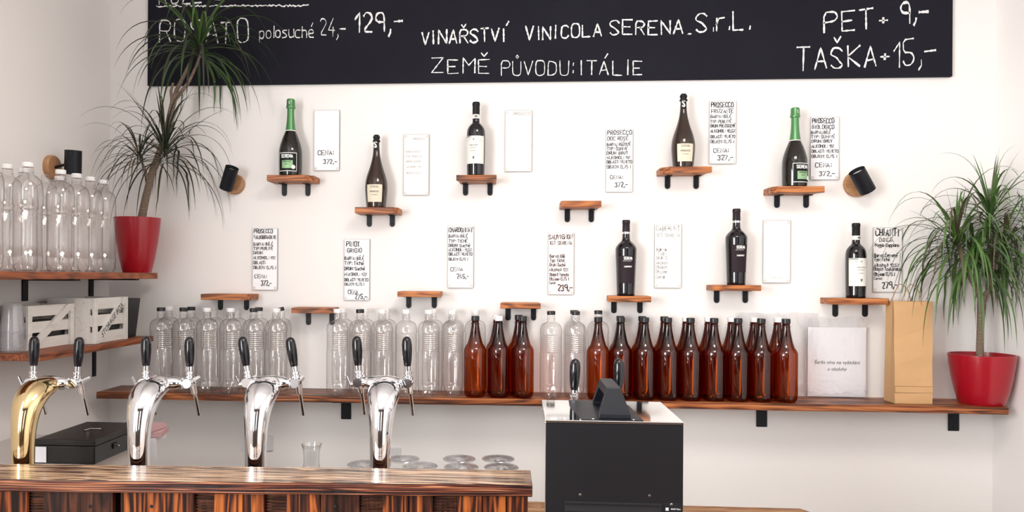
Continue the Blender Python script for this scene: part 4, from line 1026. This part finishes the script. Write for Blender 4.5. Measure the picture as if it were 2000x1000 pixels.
# ------------------------------------------------------------------ beer tap columns
def faucet(parent, X, Y, Z, sgn, tilt, comp=True, spoutdrop=.10):
    """parts of one tap, in the parent's coordinates"""
    mb = MB()
    mb.tube([(X, Y-.012, Z), (X, Y+.012, Z), (X, Y+.015, Z), (X, Y+.045, Z+.003), (X, Y+.07, Z+.006)], [.013, .013, .009, .0085, .007], 16)
    mb.tube([(X, Y+.012, Z), (X, Y+.016, Z)], .0155, 6)
    mb.tube([(X, Y+.030, Z-.004), (X+.003, Y+.036, Z-.034)], [.010, .0085], 14)
    f_ = mb.build('faucet_body', 'chrome', parent, True)
    MB().tube([(X+.003, Y+.036, Z-.030), (X+.006, Y+.044, Z-.060), (X+.009, Y+.055, Z-spoutdrop)], [.0055, .0052, .0052], 12).build('spout', 'chrome', f_, True)
    d = Vector((tilt, .0, 1)).normalized(); b0 = Vector((X, Y+.012, Z+.004))
    mb = MB(); P_ = lambda h: b0+d*h
    mb.tube([P_(0), P_(.010), P_(.011), P_(.016), P_(.0165), P_(.020), P_(.021), P_(.027), P_(.028), P_(.044)], [.008, .008, .012, .012, .0085, .0085, .0115, .0115, .008, .0085], 16)
    mb.build('ferrule', 'chrome', f_, True)
    pr = [(.043, .0095), (.048, .0105), (.062, .0125), (.085, .0142), (.105, .0143), (.118, .0125), (.1245, .0085), (.127, .003)]
    MB().tube([P_(h) for h, r in pr], [r for h, r in pr], 20).build('lever_handle', 'lever', f_, True)
    if comp:
        MB().tube([(X+sgn*.004, Y-.002, Z-.002), (X+sgn*.020, Y-.004, Z-.006), (X+sgn*.022, Y-.005, Z-.006)], [.009, .0075, .006], 12).build('compensator_knob', 'chrome', f_, True)
        MB().tube([(X+sgn*.020, Y-.006, Z-.008), (X+sgn*.031, Y-.008, Z+.018)], [.0035, .0028], 8).build('flow_lever', 'chrome', f_, True)
    return f_
cols = [(45, 65, 150, 'gold', 'brass curved beer tap column with two black levers', (.02, .06)),
        (271, 285, 371, 'chrome', 'chrome curved beer tap column right next to the brass one', (.0, -.02)),
        (499.5, 485, 579, 'chrome', 'chrome beer tap column whose black levers lean toward the brass one', (-.15, -.16)),
        (743, 701, 797, 'chrome', 'chrome beer tap column nearest the black cooler, seen straight on', (-.06, -.04))]
for (bx, l0, l1, mt, lab, tl) in cols:
    d = ray(bx, 905); o0 = bl+nv*.055; k = (o0-CAM).dot(nv)/d.dot(nv); bp = CAM+d*k
    t = thing('beer_tap_column', lab, 'beer tap', (bp.x, bp.y, ZW+.0005), 0, 'beer tap columns on the bar')
    z0 = at(bx, 741, bp.y+.05).z-ZW
    path = [(0, 0, 0), (0, 0, z0-.23), (0, .000, z0-.165), (0, .003, z0-.12), (0, .011, z0-.082), (0, .027, z0-.053), (0, .050, z0-.035), (0, .078, z0-.027), (0, .106, z0-.024)]
    radd = [.0275, .0275, .0285, .0305, .0335, .0345, .0325, .0285, .025]
    sxx = [.0285, .0285, .0295, .032, .037, .042, .0445, .0435, .039]
    # resample for smooth bend
    def cr_(p0, p1, p2, p3, t_): return .5*((2*p1)+(-p0+p2)*t_+(2*p0-5*p1+4*p2-p3)*t_**2+(-p0+3*p1-3*p2+p3)*t_**3)
    allp = [(p[1], p[2], r_, s_) for p, r_, s_ in zip(path, radd, sxx)]; out = [allp[0], allp[1]]
    for i in range(1, len(allp)-1):
        for q in range(1, 5):
            tt = q/4; A = allp[max(i-1, 1)]; out.append(tuple(cr_(A[j], allp[i][j], allp[i+1][j], allp[min(i+2, len(allp)-1)][j], tt) for j in range(4)))
    mb = MB().tube([(0, a_, b_) for a_, b_, _, _ in out], [o_[2] for o_ in out], 36, True, [o_[3] for o_ in out])
    mb.build('column_body', mt, t, True)
    MB().lathe([(.045, 0), (.045, .006), (.034, .014), (.0295, .02)], 32).build('base_flange', mt, t, True)
    zb = z0-.019; yb2 = .118
    lx0 = at(l0, 750, bp.y+yb2+.012).x-bp.x; lx1 = at(l1, 750, bp.y+yb2+.012).x-bp.x; mid = (lx0+lx1)/2
    mb = MB()
    mb.tube([(lx0+.012, yb2, zb), (lx0+.014, yb2, zb), (lx0+.020, yb2, zb), (lx0+.021, yb2, zb), (lx0+.034, yb2, zb), (0 if abs(mid) < .02 else mid, yb2, zb), (lx1-.034, yb2, zb), (lx1-.021, yb2, zb), (lx1-.020, yb2, zb), (lx1-.014, yb2, zb), (lx1-.012, yb2, zb)],
            [.011, .0165, .0165, .0125, .0185, .0215, .0185, .0125, .0165, .0165, .011], 24)
    mb.build('cross_bar', 'chrome', t, True)
    faucet(t, lx0, yb2, zb, -1, tl[0]); faucet(t, lx1, yb2, zb, 1, tl[1], comp=False)

# ------------------------------------------------------------------ glasses
def wine_glass(px, pyt, Y, label, rf=.046):
    p = at(px, pyt, Y); h = p.z-ZW
    pr = [(.033, 0), (.038, .03), (.040, .05), (.036, .075), (.022, .098), (.008, .108), (.0042, .115), (.0042, h-.012), (.008, h-.006), (rf*.6, h-.002), (rf*.97, h-.0035), (rf, h-.002), (rf*.97, h), (rf*.5, h+.0012), (.002, h+.002)]
    o = MB().lathe(pr, 36, cap0=False, cap1=False).build('wine_glass', 'glass', loc=(p.x, Y, ZW+.0005), smooth=True)
    tag(o, label, 'glass', 'upturned wine glasses behind the bar ledge')
wine_glass(711, 906, 2.115, 'upturned wine glass in front of the tap column nearest the cooler', .047)
wine_glass(788, 896, 2.22, 'upturned wine glass of the far row, beside the last tap column', .047)
wine_glass(822, 909.5, 2.115, 'upturned wine glass of the near row, beside the last tap column', .047)
wine_glass(897, 895.5, 2.215, 'upturned wine glass of the far row, middle one', .0475)
wine_glass(901, 911.5, 2.10, 'upturned wine glass of the near row, middle one', .0475)
wine_glass(973, 895.5, 2.215, 'upturned wine glass of the far row, closest to the black cooler', .0475)
wine_glass(979, 912, 2.10, 'upturned wine glass of the near row, closest to the black cooler', .0475)
p = at(603, 872, 2.13); h = p.z-ZW
pr = [(.045, 0), (.056, .01), (.058, .04), (.055, .10), (.050, .14), (.040, h-.088), (.0245, h-.068), (.0222, h-.052), (.0225, h-.03), (.025, h-.012), (.0285, h-.002), (.0292, h), (.0280, h), (.0240, h-.012)]
tag(MB().lathe(pr, 36, cap1=False).build('glass_carafe', 'glass', loc=(p.x, 2.16, ZW+.0005), smooth=True), 'clear glass carafe with flared neck standing behind the ledge', 'carafe')

# ------------------------------------------------------------------ black beer cooler
fY = 1.75
a = at(1066, 823, fY); b = at(1335, 822, fY); zt = (a.z+b.z)/2
a2 = at(1337, 985, fY)
kY = 2.03
t = thing('beer_cooler', 'black countertop beer cooler with polished lid and thick black handle', 'beer cooler', ((a.x+b.x)/2, fY, ZW+.0005))
cx0 = (a.x+b.x)/2; hw = (b.x-a.x)/2; Hc = zt-ZW; dC = kY-fY
MB().box(-hw, 0, .012, hw, .003, Hc-.006).build('front_panel', 'cooler', t, bevel=.001)
MB().box(-hw-.001, .0031, .012, hw+.001, dC, Hc-.006).build('casing', 'steel', t, bevel=.0015)
lid = MB().box(-hw-.002, -.002, Hc-.0058, hw+.002, dC+.002, Hc).build('lid', 'steel', t, bevel=.0015)
s0 = at(1137, 822, fY).x-cx0; s1 = at(1257, 822, fY).x-cx0; u0 = at(1085, 783, kY).x-cx0; u1 = at(1232, 783, kY).x-cx0
mb = MB().prism([(s0, .001), (s1, .001), (s1-.004, .20), (s1-.02, dC-.005), (s0-.012+.0, dC-.005), (s0-.015, .20)], Hc+.0002, Hc+.002); mb.build('lid_strip', 'cooler_strip', lid)
# handle: two trapezoid legs joined by a bar running front to back
hx = (at(1168, 818, fY+.02).x+at(1232, 818, fY+.02).x)/2-cx0
lw = .037; tw = .0155; hz = at(1192, 757, fY+.035).z-zt; th_ = .02
y0, y1 = .012, .225; hzb = hz
mb = MB()
prof = [(y0, 0, lw, 1), (y0, .008, lw, 1), (y0+.016, hz, tw, 1)]
def sec(y, z, w_): return [(hx-w_, y, z), (hx+w_, y, z)]
# outer profile (side view) and inner profile, wide at feet and narrow at top
outer = [(y0, .002, lw), (y0, .012, lw*.97), (y0+.022, hz, tw), (y1-.03, hz, tw), (y1, .012, lw*.8), (y1, .002, lw*.8)]
inner = [(y0+.020, .002, lw), (y0+.022, .012, lw*.97), (y0+.042, hz-.020, tw*1.3), (y1-.05, hz-.020, tw*1.3), (y1-.022, .012, lw*.8), (y1-.020, .002, lw*.8)]
vs = []
for (yo, zo, wo), (yi, zi, wi) in zip(outer, inner): vs += [(hx-wo, yo, Hc+zo), (hx+wo, yo, Hc+zo), (hx+wi, yi, Hc+zi), (hx-wi, yi, Hc+zi)]
k = len(outer); fs = [(0, 3, 2, 1), tuple((k-1)*4+i for i in (0, 1, 2, 3))]
for i in range(k-1):
    for j in range(4): fs.append((i*4+j, i*4+(j+1)%4, (i+1)*4+(j+1)%4, (i+1)*4+j))
mb.add(vs, fs).build('carry_handle', 'cooler_strip', t, bevel=.002)
for px, py in ((1158, 815), (1237, 815)):
    p = at(px, py, fY+.012); MB().lathe([(.0045, 0), (.003, .002)], 10).build('screw', 'steel', lid, loc=(p.x-cx0, .010, Hc+.0005))
for px, py in ((1133, 967), (1269, 969)):
    p = at(px, py, fY); MB().lathe([(.0035, 0), (.0022, .0018)], 12).build('screw', 'steel', t, loc=(p.x-cx0, -.0002, p.z-ZW), rot=(PI/2, 0, 0))
g0 = at(1103, 979, fY); g1 = at(1292, 979, fY); gz = g0.z-ZW
gr = MB().box(g0.x-cx0, -.0012, gz-.20, g1.x-cx0, .0005, gz).build('grille_opening', 'black_box', t)
for k in range(10):
    z = gz-.004-k*.0185
    MB().box(g0.x-cx0+.002, -.0045, z-.0028, g1.x-cx0-.002, -.0013, z).build('grille_slat', 'cooler', gr)
n0 = at(1299, 999, fY); n1 = at(1331, 983, fY)
pl = MB().box(0, -.0008, -.03, n1.x-n0.x, 0, n1.z-n0.z).build('name_plate', 'cooler_strip', t, loc=(n0.x-cx0, 0, n0.z-ZW), bevel=.0003)
font_mesh('plate_lettering', 'SINOP CB.cz', .0075, 'print_white', pl, ((n1.x-n0.x)*.64, -.0014, .0055), (PI/2, 0, 0)).scale = (.52, .62, 1)
mb = MB()
for qx, qz in ((0, 0), (.0035, 0), (0, .0035), (.0035, .0035)): mb.add([(.001+qx, -.0014, .002+qz), (.0038+qx, -.0014, .002+qz), (.0038+qx, -.0014, .0049+qz), (.001+qx, -.0014, .0049+qz)], [(0,1,2,3)])
mb.build('plate_emblem', 'print_white', pl)
pgl = at(1311.5, 986, fY); MB().lathe([(.0034, 0), (.002, .0016)], 12).build('screw', 'steel', t, loc=(pgl.x-cx0, -.001, pgl.z-ZW), rot=(PI/2, 0, 0))
for yy in (.03, .20): 
    MB().lathe([(.003, 0), (.002, .002)], 10).build('side_screw', 'steel', t, loc=(-hw-.001, yy, Hc-.012), rot=(0, -PI/2, 0))
for yy in (.03, dC-.03):
    for xx in (-hw+.03, hw-.03): MB().lathe([(.014, 0), (.014, .012)], 14).build('foot', 'black_box', t, loc=(xx, yy, 0))
for px, tl in ((1121, .03), (1209, 0)):
    p = at(px, 770, kY+.05); zc = at(px, 764, kY+.05).z-ZW-.045
    MB().tube([(p.x-cx0, dC-.002, zc-.004), (p.x-cx0, dC+.04, zc)], [.017, .012], 16).build('tap_shank', 'chrome', t, True)
    faucet(t, p.x-cx0, dC+.045, zc, 1, tl, comp=False)
